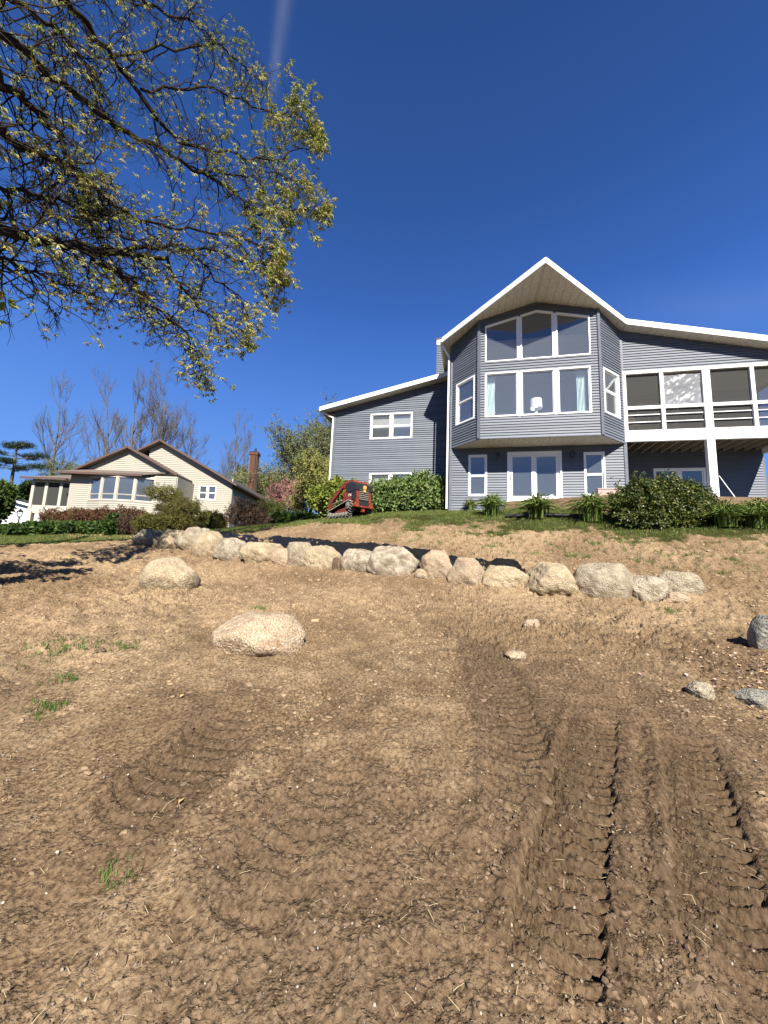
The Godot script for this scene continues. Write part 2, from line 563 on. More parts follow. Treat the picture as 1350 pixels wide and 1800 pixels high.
# ---------------------------------------------------------------- walls, windows
func rect(x0: float, y0: float, x1: float, y1: float) -> PackedVector2Array:
	return PackedVector2Array([Vector2(x0, y0), Vector2(x1, y0), Vector2(x1, y1), Vector2(x0, y1)])

func bounds(p: PackedVector2Array) -> Rect2:
	var r := Rect2(p[0], Vector2.ZERO)
	for q in p: r = r.expand(q)
	return r

func cut(poly: PackedVector2Array, band: PackedVector2Array, holes: Array) -> Array:
	var pieces := []
	for a in Geometry2D.intersect_polygons(poly, band): pieces.append(a)
	for h in holes:
		var next := []
		for a in pieces:
			for b in Geometry2D.clip_polygons(a, h): next.append(b)
		pieces = next
	return pieces

func inset(p: PackedVector2Array, by: float) -> PackedVector2Array:
	# counter-clockwise convex polygon
	var out := PackedVector2Array()
	var n := p.size()
	for i in n:
		var a := p[(i + n - 1) % n]; var b := p[i]; var d := p[(i + 1) % n]
		var e0 := (b - a).normalized(); var e1 := (d - b).normalized()
		var n0 := Vector2(-e0.y, e0.x); var n1 := Vector2(-e1.y, e1.x)
		var hitp = Geometry2D.line_intersects_line(b + n0 * by, e0, b + n1 * by, e1)
		out.append(hitp if hitp != null else b + n0 * by)
	return out

# a wall in its own plane: x along it, y up, z out of it
func clad_wall(house: Node3D, called: String, t: Transform3D, poly: PackedVector2Array, holes: Array, lap: float, m_board: Material, m_back: Material, each := true, lip := 0.034) -> Node3D:
	var w := holder(called, house, t)
	var r := bounds(poly)
	# sheathing behind the boards, split at the openings' heights
	var cuts := [r.position.y, r.end.y]
	for h in holes:
		var hb := bounds(h)
		cuts.append(hb.position.y); cuts.append(hb.end.y)
	cuts.sort()
	var sh := MB.new()
	for i in cuts.size() - 1:
		if cuts[i + 1] - cuts[i] < 0.004: continue
		for q in cut(poly, rect(r.position.x - 1, cuts[i], r.end.x + 1, cuts[i + 1]), holes):
			sh.prism(q, -0.12, 0.0)
	part("sheathing", sh.mesh(), m_back, w)
	var all := MB.new()
	var y := r.position.y
	while y < r.end.y - 0.01:
		var y1 := minf(y + lap, r.end.y)
		for q in cut(poly, rect(r.position.x - 1, y, r.end.x + 1, y1), holes):
			var b := all if not each else MB.new()
			var p: PackedVector2Array = q
			if Geometry2D.is_polygon_clockwise(p): p.reverse()
			var idx := Geometry2D.triangulate_polygon(p)
			var k := 0
			while k < idx.size():
				var a := p[idx[k]]; var c := p[idx[k + 1]]; var d := p[idx[k + 2]]
				if (c - a).cross(d - a) < 0.0:
					var s := c; c = d; d = s
				b.tri(lapped(a, y, lap, lip), lapped(c, y, lap, lip), lapped(d, y, lap, lip))
				k += 3
			for e in p.size():
				var a2 := p[e]; var c2 := p[(e + 1) % p.size()]
				var a3 := lapped(a2, y, lap, lip); var c3 := lapped(c2, y, lap, lip)
				b.quad(Vector3(a2.x, a2.y, 0.001), Vector3(c2.x, c2.y, 0.001), c3, a3)
			if each and b.v.size(): part("siding_board", b.mesh(), M["siding_%d" % (rng.randi() % 3)], w)
		y += lap
	if not each:
		var s2 := part("siding", all.mesh(), m_board, w)
		s2.set_meta("kind", "stuff")
	return w

func lapped(p: Vector2, y: float, lap: float, lip: float) -> Vector3:
	return Vector3(p.x, p.y, 0.004 + lip * (1.0 - (p.y - y) / lap))

func ring(b: MB, outer: PackedVector2Array, w: float, z0: float, z1: float) -> PackedVector2Array:
	var inner := inset(outer, w)
	for i in outer.size():
		var j := (i + 1) % outer.size()
		b.prism(PackedVector2Array([outer[i], outer[j], inner[j], inner[i]]), z0, z1)
	return inner

# casing, sashes and double glazing in one opening; rails are the heights of meeting rails
func window(house: Node3D, t: Transform3D, opening: PackedVector2Array, rails := [], casing := 0.06, called := "window", sash := 0.045, m_frame: Material = null) -> Node3D:
	if m_frame == null: m_frame = M.white_vinyl
	var w := holder(called, house, t)
	var f := MB.new()
	var inner := ring(f, opening, casing, -0.06, 0.045)
	part("casing", f.mesh(), m_frame, w)
	var r := bounds(inner)
	var ys := [r.position.y]
	ys.append_array(rails)
	ys.append(r.end.y)
	for i in ys.size() - 1:
		for q in Geometry2D.intersect_polygons(inner, rect(r.position.x - 1, ys[i], r.end.x + 1, ys[i + 1])):
			var p: PackedVector2Array = q
			if Geometry2D.is_polygon_clockwise(p): p.reverse()
			var s := MB.new()
			var z := -0.02 if i == ys.size() - 2 else -0.045
			var glass := ring(s, p, sash, z - 0.03, z + 0.012)
			part("sash", s.mesh(), m_frame, w)
			var g := MB.new()
			g.prism(glass, z - 0.008, z - 0.004)
			part("pane", g.mesh(), M.glass, w)
			var g2 := MB.new()
			g2.prism(glass, z - 0.024, z - 0.02)
			part("pane", g2.mesh(), M.glass, w)
	return w

func room(house: Node3D, called: String, u0: float, u1: float, y0: float, y1: float, z0: float, z1: float, m: Material) -> void:
	# five closed sides; open towards +z where the wall stands
	var b := MB.new()
	b.box(Vector3((u0 + u1) / 2, (y0 + y1) / 2, z0 - 0.05), Vector3(u1 - u0 + 0.2, y1 - y0 + 0.2, 0.1))
	b.box(Vector3(u0 - 0.05, (y0 + y1) / 2, (z0 + z1) / 2), Vector3(0.1, y1 - y0, z1 - z0))
	b.box(Vector3(u1 + 0.05, (y0 + y1) / 2, (z0 + z1) / 2), Vector3(0.1, y1 - y0, z1 - z0))
	b.box(Vector3((u0 + u1) / 2, y0 - 0.05, (z0 + z1) / 2), Vector3(u1 - u0, 0.1, z1 - z0))
	b.box(Vector3((u0 + u1) / 2, y1 + 0.05, (z0 + z1) / 2), Vector3(u1 - u0, 0.1, z1 - z0))
	part(called, b.mesh(), m, house)

func lie(a: Vector3, b: Vector3, c: Vector3, d: Vector3, thick: float, bld: MB) -> void:
	# a slab whose underside is a b c d (counter-clockwise seen from above), as thick upwards
	var u := Vector3(0, thick, 0)
	bld.quad(a + u, b + u, c + u, d + u)
	bld.quad(d, c, b, a)
	var p := [a, b, c, d]
	for i in 4:
		var j := (i + 1) % 4
		bld.quad(p[i], p[j], p[j] + u, p[i] + u)

var H: Vector3
var HT: Transform3D

func hp(u: float, y: float, z: float) -> Vector3:
	return HT * Vector3(u, y, z)

func wall_t(u0: float, z0: float, u1: float, z1: float) -> Transform3D:
	var x := Vector3(u1 - u0, 0, z1 - z0).normalized()
	return Transform3D(Basis(x, Vector3.UP, x.cross(Vector3.UP)), Vector3(u0, 0, z0))

func make_house() -> void:
	var house := thing("blue_grey_house", "blue-grey sided house with white trim, prow gable and angled bay over patio door", "house", H, HOUSE_TURN)
	var lap := 0.114
	var pit := 0.257
	var ridge := 8.8
	var W := 3.53
	var bz := 1.2
	var bu := 2.33
	var S: Material = M.siding
	var T: Material = M.siding_trim
	# --- lower wall of the tower, with patio door
	var t0 := Transform3D(Basis(), Vector3(0, 0, 0))
	var wl := rect(-2.75, 0.68, -1.95, 2.54); var wr := rect(1.95, 0.68, 2.75, 2.54); var dr := rect(-1.1, 0.46, 1.1, 2.63)
	clad_wall(house, "patio_wall", t0, rect(-W, -0.3, W, 2.86), [wl, wr, dr], lap, S, T)
	window(house, t0, wl, [1.6]); window(house, t0, wr, [1.6])
	var door := holder("patio_door", house, t0)
	var f := MB.new()
	var inner := ring(f, dr, 0.07, -0.08, 0.05)
	part("door_frame", f.mesh(), M.white_vinyl, door)
	for s in [-1, 1]:
		var leaf := rect(-1.03, 0.53, 0.04, 2.56) if s < 0 else rect(-0.04, 0.53, 1.03, 2.56)
		var z := 0.01 if s < 0 else -0.045
		f = MB.new()
		var gl := ring(f, leaf, 0.15, z - 0.02, z + 0.02)
		part("door_leaf", f.mesh(), M.white_vinyl, door)
		f = MB.new(); f.prism(gl, z - 0.002, z + 0.002); part("pane", f.mesh(), M.glass, door)
		f = MB.new(); f.prism(gl, z - 0.016, z - 0.012); part("pane", f.mesh(), M.glass, door)
	f = MB.new(); f.box(Vector3(-0.95, 1.5, 0.05), Vector3(0.03, 0.26, 0.04)); part("handle", f.mesh(), M.dark_metal, door)
	f = MB.new(); f.box(Vector3(0, 0.42, 0.04), Vector3(2.3, 0.08, 0.16)); part("threshold", f.mesh(), M.white_trim, door)
	# --- bay: front and two canted faces
	var tf := Transform3D(Basis(), Vector3(0, 0, bz))
	var y_bu := ridge - pit * bu
	var y_w := ridge - pit * W
	var top_w := [PackedVector2Array([Vector2(-2.09, 6.24), Vector2(-0.745, 6.24), Vector2(-0.745, 8.235), Vector2(-2.09, 7.9)]),
		PackedVector2Array([Vector2(-0.645, 6.24), Vector2(0.645, 6.24), Vector2(0.645, 8.26), Vector2(0, 8.42), Vector2(-0.645, 8.26)]),
		PackedVector2Array([Vector2(0.745, 6.24), Vector2(2.02, 6.24), Vector2(2.02, 7.92), Vector2(0.745, 8.235)])]
	var low_w := [rect(-2.09, 3.79, -0.755, 5.74), rect(-0.655, 3.79, 0.655, 5.74), rect(0.755, 3.79, 1.99, 5.74)]
	var hole_top := PackedVector2Array([Vector2(-2.09, 6.24), Vector2(2.02, 6.24), Vector2(2.02, 7.92), Vector2(0, 8.42), Vector2(-2.09, 7.9)])
	var hole_low := rect(-2.09, 3.79, 1.99, 5.74)
	clad_wall(house, "bay_front", tf, PackedVector2Array([Vector2(-bu, 2.88), Vector2(bu, 2.88), Vector2(bu, y_bu), Vector2(0, ridge), Vector2(-bu, y_bu)]), [hole_top, hole_low], lap, S, T)
	for p in top_w: window(house, tf, p, [], 0.045, "upper_window", 0.018)
	for p in low_w: window(house, tf, p, [], 0.05, "window", 0.03)
	var mu := MB.new()
	for s in [-1, 1]:
		mu.box(Vector3(s * 0.695, 7.23, -0.01), Vector3(0.1, 1.96, 0.07)); mu.box(Vector3(s * 0.705, 4.765, -0.01), Vector3(0.1, 1.95, 0.07))
	part("mullion", mu.mesh(), M.white_vinyl, house, tf)
	var cl := wall_t(-W, 0, -bu, bz)
	var cr := wall_t(bu, bz, W, 0)
	var L := Vector2(W - bu, bz).length()
	var cwl := rect(0.32, 3.84, 1.47, 5.8)
	clad_wall(house, "bay_side", cl, PackedVector2Array([Vector2(0, 2.88), Vector2(L, 2.88), Vector2(L, y_bu), Vector2(0, y_w)]), [cwl], lap, S, T)
	window(house, cl, cwl, [4.85], 0.07)
	var cwr := rect(0.2, 3.84, 1.4, 5.75)
	clad_wall(house, "bay_side", cr, PackedVector2Array([Vector2(0, 2.88), Vector2(L, 2.88), Vector2(L, y_w), Vector2(0, y_bu)]), [cwr], lap, S, T)
	window(house, cr, cwr, [4.85], 0.07)
	for c in [[-W, 0.0, -0.3, y_w], [W, 0.0, -0.3, 2.86], [-bu, bz, 2.88, y_bu], [bu, bz, 2.88, y_bu], [W, 0.0, 2.88, y_w]]:
		f = MB.new()
		var turn: float = 0.0 if c[1] == 0.0 else signf(c[0]) * PI / 8
		f.box(Vector3(c[0], (c[2] + c[3]) / 2, c[1]), Vector3(0.12, c[3] - c[2], 0.12), Basis(Vector3.UP, turn))
		part("corner_board", f.mesh(), T, house)
	# bay floor soffit, in strips running out from the wall
	var u := -W
	while u < W - 0.05:
		var u1 := minf(u + 0.2, W)
		var za := clampf((W - absf(u)) / (W - bu) * bz, 0.0, bz); var zb := clampf((W - absf(u1)) / (W - bu) * bz, 0.0, bz)
		f = MB.new()
		lie(Vector3(u + 0.004, 2.86, 0.0), Vector3(u + 0.004, 2.86, za), Vector3(u1 - 0.004, 2.86, zb), Vector3(u1 - 0.004, 2.86, 0.0), 0.015, f)
		part("bay_soffit_strip", f.mesh(), M.soffit, house)
		u = u1
	f = MB.new()
	for seg in [[-bu, bz, bu, bz], [-W, 0.0, -bu, bz], [bu, bz, W, 0.0]]:
		f.bar(Vector3(seg[0], 2.872, seg[1] + 0.02), Vector3(seg[2], 2.872, seg[3] + 0.02), 0.05, 0.035)
	part("bay_skirt", f.mesh(), T, house)
	# --- rooms behind the glass
	room(house, "upper_room", -3.38, 3.38, 2.95, 7.9, -4.5, -0.13, M.room_wall)
	f = MB.new()
	f.prism(PackedVector2Array([Vector2(-W + 0.1, -0.13), Vector2(W - 0.1, -0.13), Vector2(bu - 0.03, bz - 0.13), Vector2(-bu + 0.03, bz - 0.13)]), -2.95, -2.9, Transform3D(Basis(Vector3.RIGHT, Vector3(0, 0, 1), Vector3(0, -1, 0)), Vector3.ZERO))
	part("bay_floor", f.mesh(), M.room_wall, house)
	room(house, "patio_room", -3.4, 3.4, 0.42, 2.7, -4.5, -0.13, M.dark_room)
	# --- left wing
	var lz := -2.2
	var tl := Transform3D(Basis(), Vector3(0, 0, lz))
	var lw := rect(-7.97, 4.2, -5.67, 5.62); var lw2 := rect(-7.9, 0.9, -5.62, 2.33)
	var roof_y := func(uu: float) -> float: return 7.5 - 0.24 + 0.221 * (uu + 3.96)
	clad_wall(house, "wing_wall", tl, PackedVector2Array([Vector2(-10.0, -0.3), Vector2(-W, -0.3), Vector2(-W, roof_y.call(-W)), Vector2(-10.0, roof_y.call(-10.0))]), [lw, lw2], lap, S, T)
	for o in [lw, lw2]:
		var b := bounds(o)
		var mid := (b.position.x + b.end.x) / 2
		window(house, tl, rect(b.position.x, b.position.y, mid, b.end.y), [b.position.y + 0.72], 0.065)
		window(house, tl, rect(mid, b.position.y, b.end.x, b.end.y), [b.position.y + 0.72], 0.065)
		for k in 2:
			f = MB.new()
			var x0 := b.position.x + 0.12 + k * (mid - b.position.x)
			f.box(Vector3(x0 + 0.46, b.end.y - 0.45, lz - 0.16), Vector3(0.98, 0.78, 0.02))
			part("roller_blind", f.mesh(), M.blind, house)
	f = MB.new(); f.box(Vector3(-10.0, 2.8, lz), Vector3(0.12, 6.2, 0.12)); part("corner_board", f.mesh(), T, house)
	room(house, "wing_room", -9.8, -3.7, 2.95, 5.8, lz - 4.0, lz - 0.13, M.room_wall)
	room(house, "wing_cellar_room", -9.8, -3.7, 0.1, 2.6, lz - 4.0, lz - 0.13, M.room_wall)
	f = MB.new()
	f.box(Vector3(-9.95, 2.7, lz - 4.6), Vector3(0.1, 6.0, 9.0)); f.box(Vector3(-W - 0.05, 3.9, lz / 2 + 0.02), Vector3(0.1, 8.0, -lz - 0.1))
	part("side_wall", f.mesh(), S, house)
	f = MB.new()
	var z1 := lz + 0.5
	lie(Vector3(-10.75, roof_y.call(-10.75) + 0.02, z1), Vector3(-3.6, roof_y.call(-3.6) + 0.02, z1), Vector3(-3.6, roof_y.call(-3.6) + 0.02, -11.0), Vector3(-10.75, roof_y.call(-10.75) + 0.02, -11.0), 0.2, f)
	part("wing_roof", f.mesh(), M.shingle, house)
	f = MB.new()
	lie(Vector3(-10.75, roof_y.call(-10.75), z1), Vector3(-3.72, roof_y.call(-3.72), z1), Vector3(-3.72, roof_y.call(-3.72), z1 + 0.03), Vector3(-10.75, roof_y.call(-10.75), z1 + 0.03), 0.23, f)
	lie(Vector3(-10.78, roof_y.call(-10.75), z1 + 0.03), Vector3(-10.78, roof_y.call(-10.75), -11.0), Vector3(-10.75, roof_y.call(-10.75), -11.0), Vector3(-10.75, roof_y.call(-10.75), z1 + 0.03), 0.2, f)
	part("fascia", f.mesh(), M.white_trim, house)
	u = -10.75
	while u < -3.6:
		f = MB.new()
		var ub := minf(u + 0.3, -3.6)
		lie(Vector3(u + 0.004, roof_y.call(u), lz), Vector3(u + 0.004, roof_y.call(u), z1), Vector3(ub - 0.004, roof_y.call(ub), z1), Vector3(ub - 0.004, roof_y.call(ub), lz), 0.012, f)
		part("soffit_panel", f.mesh(), M.soffit, house)
		u = ub
	f = MB.new()
	lie(Vector3(-10.75, roof_y.call(-10.75) - 0.0, -10.9), Vector3(-10.75, roof_y.call(-10.75), lz), Vector3(-10.0, roof_y.call(-10.75), lz), Vector3(-10.0, roof_y.call(-10.75), -10.9), 0.012, f)
	part("eave_soffit", f.mesh(), M.soffit, house)
	# downpipes and gutters
	for dp in [[-3.68, 0.1, 7.3, 0.05, -3.98, 7.75, 0.35], [-10.1, -0.1, 5.5, lz + 0.08, -10.7, 5.75, lz + 0.3]]:
		f = MB.new()
		f.box(Vector3(dp[0], (dp[1] + dp[2]) / 2, dp[3]), Vector3(0.075, dp[2] - dp[1], 0.06))
		f.bar(Vector3(dp[0], dp[2], dp[3]), Vector3(dp[4], dp[5], dp[6]), 0.07, 0.07)
		part("downpipe", f.mesh(), M.white_trim, house)
	# siding-clad chimney chase beside the tower, with a dark cap
	var cc := Transform3D(Basis(), Vector3(-4.42, 0, -4.2))
	clad_wall(house, "chimney_chase", cc, rect(-0.26, 6.6, 0.5, 10.9), [], lap, S, T, false)
	f = MB.new(); f.box(Vector3(0.12, 8.75, -0.62), Vector3(0.76, 4.3, 1.0)); part("chase_body", f.mesh(), S, house, cc)
	f = MB.new(); f.box(Vector3(0.12, 10.94, -0.55), Vector3(0.9, 0.09, 1.25)); part("chase_cap", f.mesh(), M.dark_metal, house, cc)
	f = MB.new(); f.box(Vector3(0.12, 10.72, 0.035), Vector3(0.78, 0.3, 0.03)); part("chase_trim", f.mesh(), M.white_trim, house, cc)
	# --- main roof: two planes, prow in front of the bay, then straight above the porch
	var py := func(uu: float) -> float: return ridge - pit * absf(uu)
	var pz := 3.35
	var lu := -3.98
	var lzz := 0.5
	var ru := 3.62
	var rz := 0.48
	var far := 10.35
	var back := -11.0
	f = MB.new()
	var th := 0.2
	var up := 0.025
	lie(Vector3(lu, py.call(lu) + up, lzz), Vector3(0, ridge + up, pz), Vector3(0, ridge + up, back), Vector3(lu, py.call(lu) + up, back), th, f)
	lie(Vector3(0, ridge + up, pz), Vector3(ru, py.call(ru) + up, rz), Vector3(ru, py.call(ru) + up, back), Vector3(0, ridge + up, back), th, f)
	lie(Vector3(ru, py.call(ru) + up, rz), Vector3(far, py.call(far) + up, rz), Vector3(far, py.call(far) + up, back), Vector3(ru, py.call(ru) + up, back), th, f)
	part("main_roof", f.mesh(), M.shingle, house)
	f = MB.new()
	var path := [Vector3(lu, py.call(lu), lzz), Vector3(0, ridge, pz), Vector3(ru, py.call(ru), rz), Vector3(far, py.call(far), rz)]
	for i in 3:
		var a: Vector3 = path[i]; var b: Vector3 = path[i + 1]
		var nn := (b - a).cross(Vector3.UP); nn.y = 0; nn = nn.normalized() * 0.03
		lie(a + nn, b + nn, b, a, 0.24, f)
	part("prow_fascia", f.mesh(), M.white_trim, house)
	f = MB.new()
	lie(Vector3(lu - 0.1, py.call(lu) + 0.05, lzz), Vector3(lu, py.call(lu) + 0.05, lzz), Vector3(lu, py.call(lu) + 0.05, back), Vector3(lu - 0.1, py.call(lu) + 0.05, back), 0.12, f)
	part("gutter", f.mesh(), M.white_trim, house)
	u = lu
	while u < far:
		var ub: float = minf(u + 0.3, far)
		if u < 0.0 and ub > 0.0: ub = 0.0
		if u < ru and ub > ru: ub = ru
		f = MB.new()
		var ez := func(uu: float) -> float: return lerpf(lzz, pz, (uu - lu) / -lu) if uu <= 0.0 else lerpf(pz, rz, uu / ru) if uu <= ru else rz
		var iz := func(uu: float) -> float: return bz if absf(uu) < bu else clampf((W - absf(uu)) / (W - bu) * bz, 0.0, bz) if uu > -W else -3.0
		if absf(u - lu) < 0.2: iz = func(_uu: float) -> float: return -8.0
		lie(Vector3(u + 0.005, py.call(u + 0.005), iz.call(u + 0.005)), Vector3(u + 0.005, py.call(u + 0.005), ez.call(u)), Vector3(ub - 0.005, py.call(ub - 0.005), ez.call(ub)), Vector3(ub - 0.005, py.call(ub - 0.005), iz.call(ub - 0.005)), 0.014, f)
		part("soffit_panel", f.mesh(), M.soffit, house)
		u = ub
	# --- wall above the porch, porch, deck
	clad_wall(house, "porch_gable_wall", t0, PackedVector2Array([Vector2(W, 5.99), Vector2(9.75, 5.99), Vector2(9.75, py.call(9.75)), Vector2(W, py.call(W))]), [], lap, S, T)
	var pb := MB.new(); pb.box(Vector3(6.65, 5.925, 0.0), Vector3(6.24, 0.13, 0.16)); part("porch_header", pb.mesh(), M.white_trim, house)
	pb = MB.new(); pb.box(Vector3(6.65, 3.17, 0.0), Vector3(6.24, 0.46, 0.14)); part("deck_fascia", pb.mesh(), M.white_trim, house)
	pb = MB.new(); pb.box(Vector3(9.7, 3.17, -1.15), Vector3(0.12, 0.44, 2.16)); part("deck_fascia", pb.mesh(), M.white_trim, house)
	var posts := [3.6, 4.98, 6.56, 8.12, 9.6]
	for i in posts.size():
		pb = MB.new()
		pb.box(Vector3(posts[i], 4.63, 0.0), Vector3(0.27 if i == 2 or i == 4 else 0.13, 2.46, 0.12))
		part("porch_post" if i == 2 or i == 4 else "porch_mullion", pb.mesh(), M.white_trim, house)
	for i in 4:
		var a: float = posts[i] + (0.135 if i == 2 else 0.065)
		var b: float = posts[i + 1] - (0.135 if i == 1 or i == 3 else 0.065)
		pb = MB.new(); pb.box(Vector3((a + b) / 2, 4.38, 0.0), Vector3(b - a, 0.13, 0.09)); part("porch_rail", pb.mesh(), M.white_trim, house)
		for yy in [4.07, 3.76]:
			pb = MB.new(); pb.box(Vector3((a + b) / 2 - 0.02, yy, 0.012), Vector3(b - a - 0.06, 0.033, 0.03)); part("railing_bar", pb.mesh(), M.white_trim, house)
		for k in 2:
			if i == 1 and k == 1: continue
			pb = MB.new()
			var ya: float = [3.4, 4.445][k]; var yb: float = [4.315, 5.86][k]
			pb.box(Vector3((a + b) / 2, (ya + yb) / 2, -0.035), Vector3(b - a, yb - ya, 0.004))
			part("insect_screen", pb.mesh(), M.screen, house)
		if i == 1:
			part("plastic_sheet", crumpled(b - a - 0.02, 1.28), M.plastic_sheet, house, Transform3D(Basis(), Vector3((a + b) / 2, 5.1, -0.03)))
	# porch inside: floor boards on joists, ceiling, back wall with a door
	pb = MB.new(); pb.box(Vector3(6.65, 3.36, -1.15), Vector3(6.1, 0.05, 2.14)); part("porch_floor", pb.mesh(), M.joist, house)
	pb = MB.new(); pb.box(Vector3(6.65, 5.95, -1.2), Vector3(6.1, 0.05, 2.05)); part("porch_ceiling", pb.mesh(), M.soffit, house)
	u = 3.75
	while u < 9.6:
		pb = MB.new(); pb.box(Vector3(u, 3.21, -1.14), Vector3(0.045, 0.24, 2.12)); part("deck_joist", pb.mesh(), M.joist, house)
		u += 0.405
	var tb := Transform3D(Basis(), Vector3(0, 0, -2.3))
	var bw := rect(5.46, 1.15, 7.5, 2.38)
	clad_wall(house, "under_porch_wall", tb, rect(W, -0.2, 9.65, 3.3), [bw], lap, S, T, false)
	window(house, tb, rect(5.46, 1.15, 6.48, 2.38), [], 0.08); window(house, tb, rect(6.48, 1.15, 7.5, 2.38), [], 0.08)
	room(house, "under_porch_room", 3.7, 9.5, 0.1, 3.1, -6.0, -2.43, M.dark_room)
	var pd := rect(4.9, 3.45, 6.6, 5.5)
	clad_wall(house, "porch_back_wall", tb, rect(W, 3.3, 9.65, 6.7), [pd], lap, S, T, false)
	window(house, tb, pd, [], 0.09, "porch_door", 0.1)
	room(house, "porch_side_room", 3.7, 9.5, 3.4, 6.2, -6.0, -2.43, M.dark_room)
	pb = MB.new(); pb.box(Vector3(3.56, 3.0, -1.2), Vector3(0.1, 6.0, 2.2)); part("side_wall", pb.mesh(), S, house)
	pb = MB.new(); pb.box(Vector3(9.7, 3.1, -6.6), Vector3(0.1, 6.6, 8.6)); part("side_wall", pb.mesh(), S, house)
	for uu in [6.53, 9.58]:
		pb = MB.new(); pb.box(Vector3(uu, 1.5, 0.0), Vector3(0.27, 2.9, 0.2)); part("deck_post", pb.mesh(), M.white_trim, house)
	pb = MB.new(); pb.box(Vector3(0, 3.4, -11.0), Vector3(20.0, 7.4, 0.1)); part("rear_wall", pb.mesh(), S, house)
	# wall lanterns
	for s in [-1.5, 1.5]:
		var la := holder("wall_lantern", house, Transform3D(Basis(), Vector3(s, 2.42, 0.03)))
		pb = MB.new(); pb.box(Vector3(0, 0.0, 0), Vector3(0.1, 0.16, 0.03)); pb.bar(Vector3(0, 0.03, 0), Vector3(0, 0.12, 0.13), 0.025, 0.025); part("bracket", pb.mesh(), M.dark_metal, la)
		pb = MB.new(); pb.tube(Vector3(0, -0.13, 0.13), Vector3(0, 0.09, 0.13), 0.04, 0.075, 6); part("lantern_glass", pb.mesh(), M.glass, la)
		pb = MB.new(); pb.tube(Vector3(0, 0.09, 0.13), Vector3(0, 0.19, 0.13), 0.1, 0.015, 6); pb.tube(Vector3(0, -0.2, 0.13), Vector3(0, -0.13, 0.13), 0.015, 0.06, 6)
		for k in 6:
			var an := TAU * k / 6
			pb.tube(Vector3(cos(an) * 0.042, -0.13, 0.13 + sin(an) * 0.042), Vector3(cos(an) * 0.077, 0.09, 0.13 + sin(an) * 0.077), 0.009, 0.009, 4)
		part("lantern_frame", pb.mesh(), M.dark_metal, la)

func crumpled(w: float, h: float) -> ArrayMesh:
	var v := PackedVector3Array(); var idx := PackedInt32Array()
	var nx := 40; var ny := 34
	for j in ny + 1:
		for i in nx + 1:
			var x := (float(i) / nx - 0.5) * w; var y := (float(j) / ny - 0.5) * h
			v.append(Vector3(x, y, 0.07 * n_patch.get_noise_2d(x * 2.4 + 11.0, y * 1.7) + 0.03 * absf(n_patch.get_noise_2d(x * 4.0 - y * 2.0, y * 3.0 + 5.0))))
	for j in ny:
		for i in nx:
			var a := j * (nx + 1) + i
			idx.append_array([a, a + 1, a + nx + 2, a, a + nx + 2, a + nx + 1])
	return smooth_mesh(v, idx)

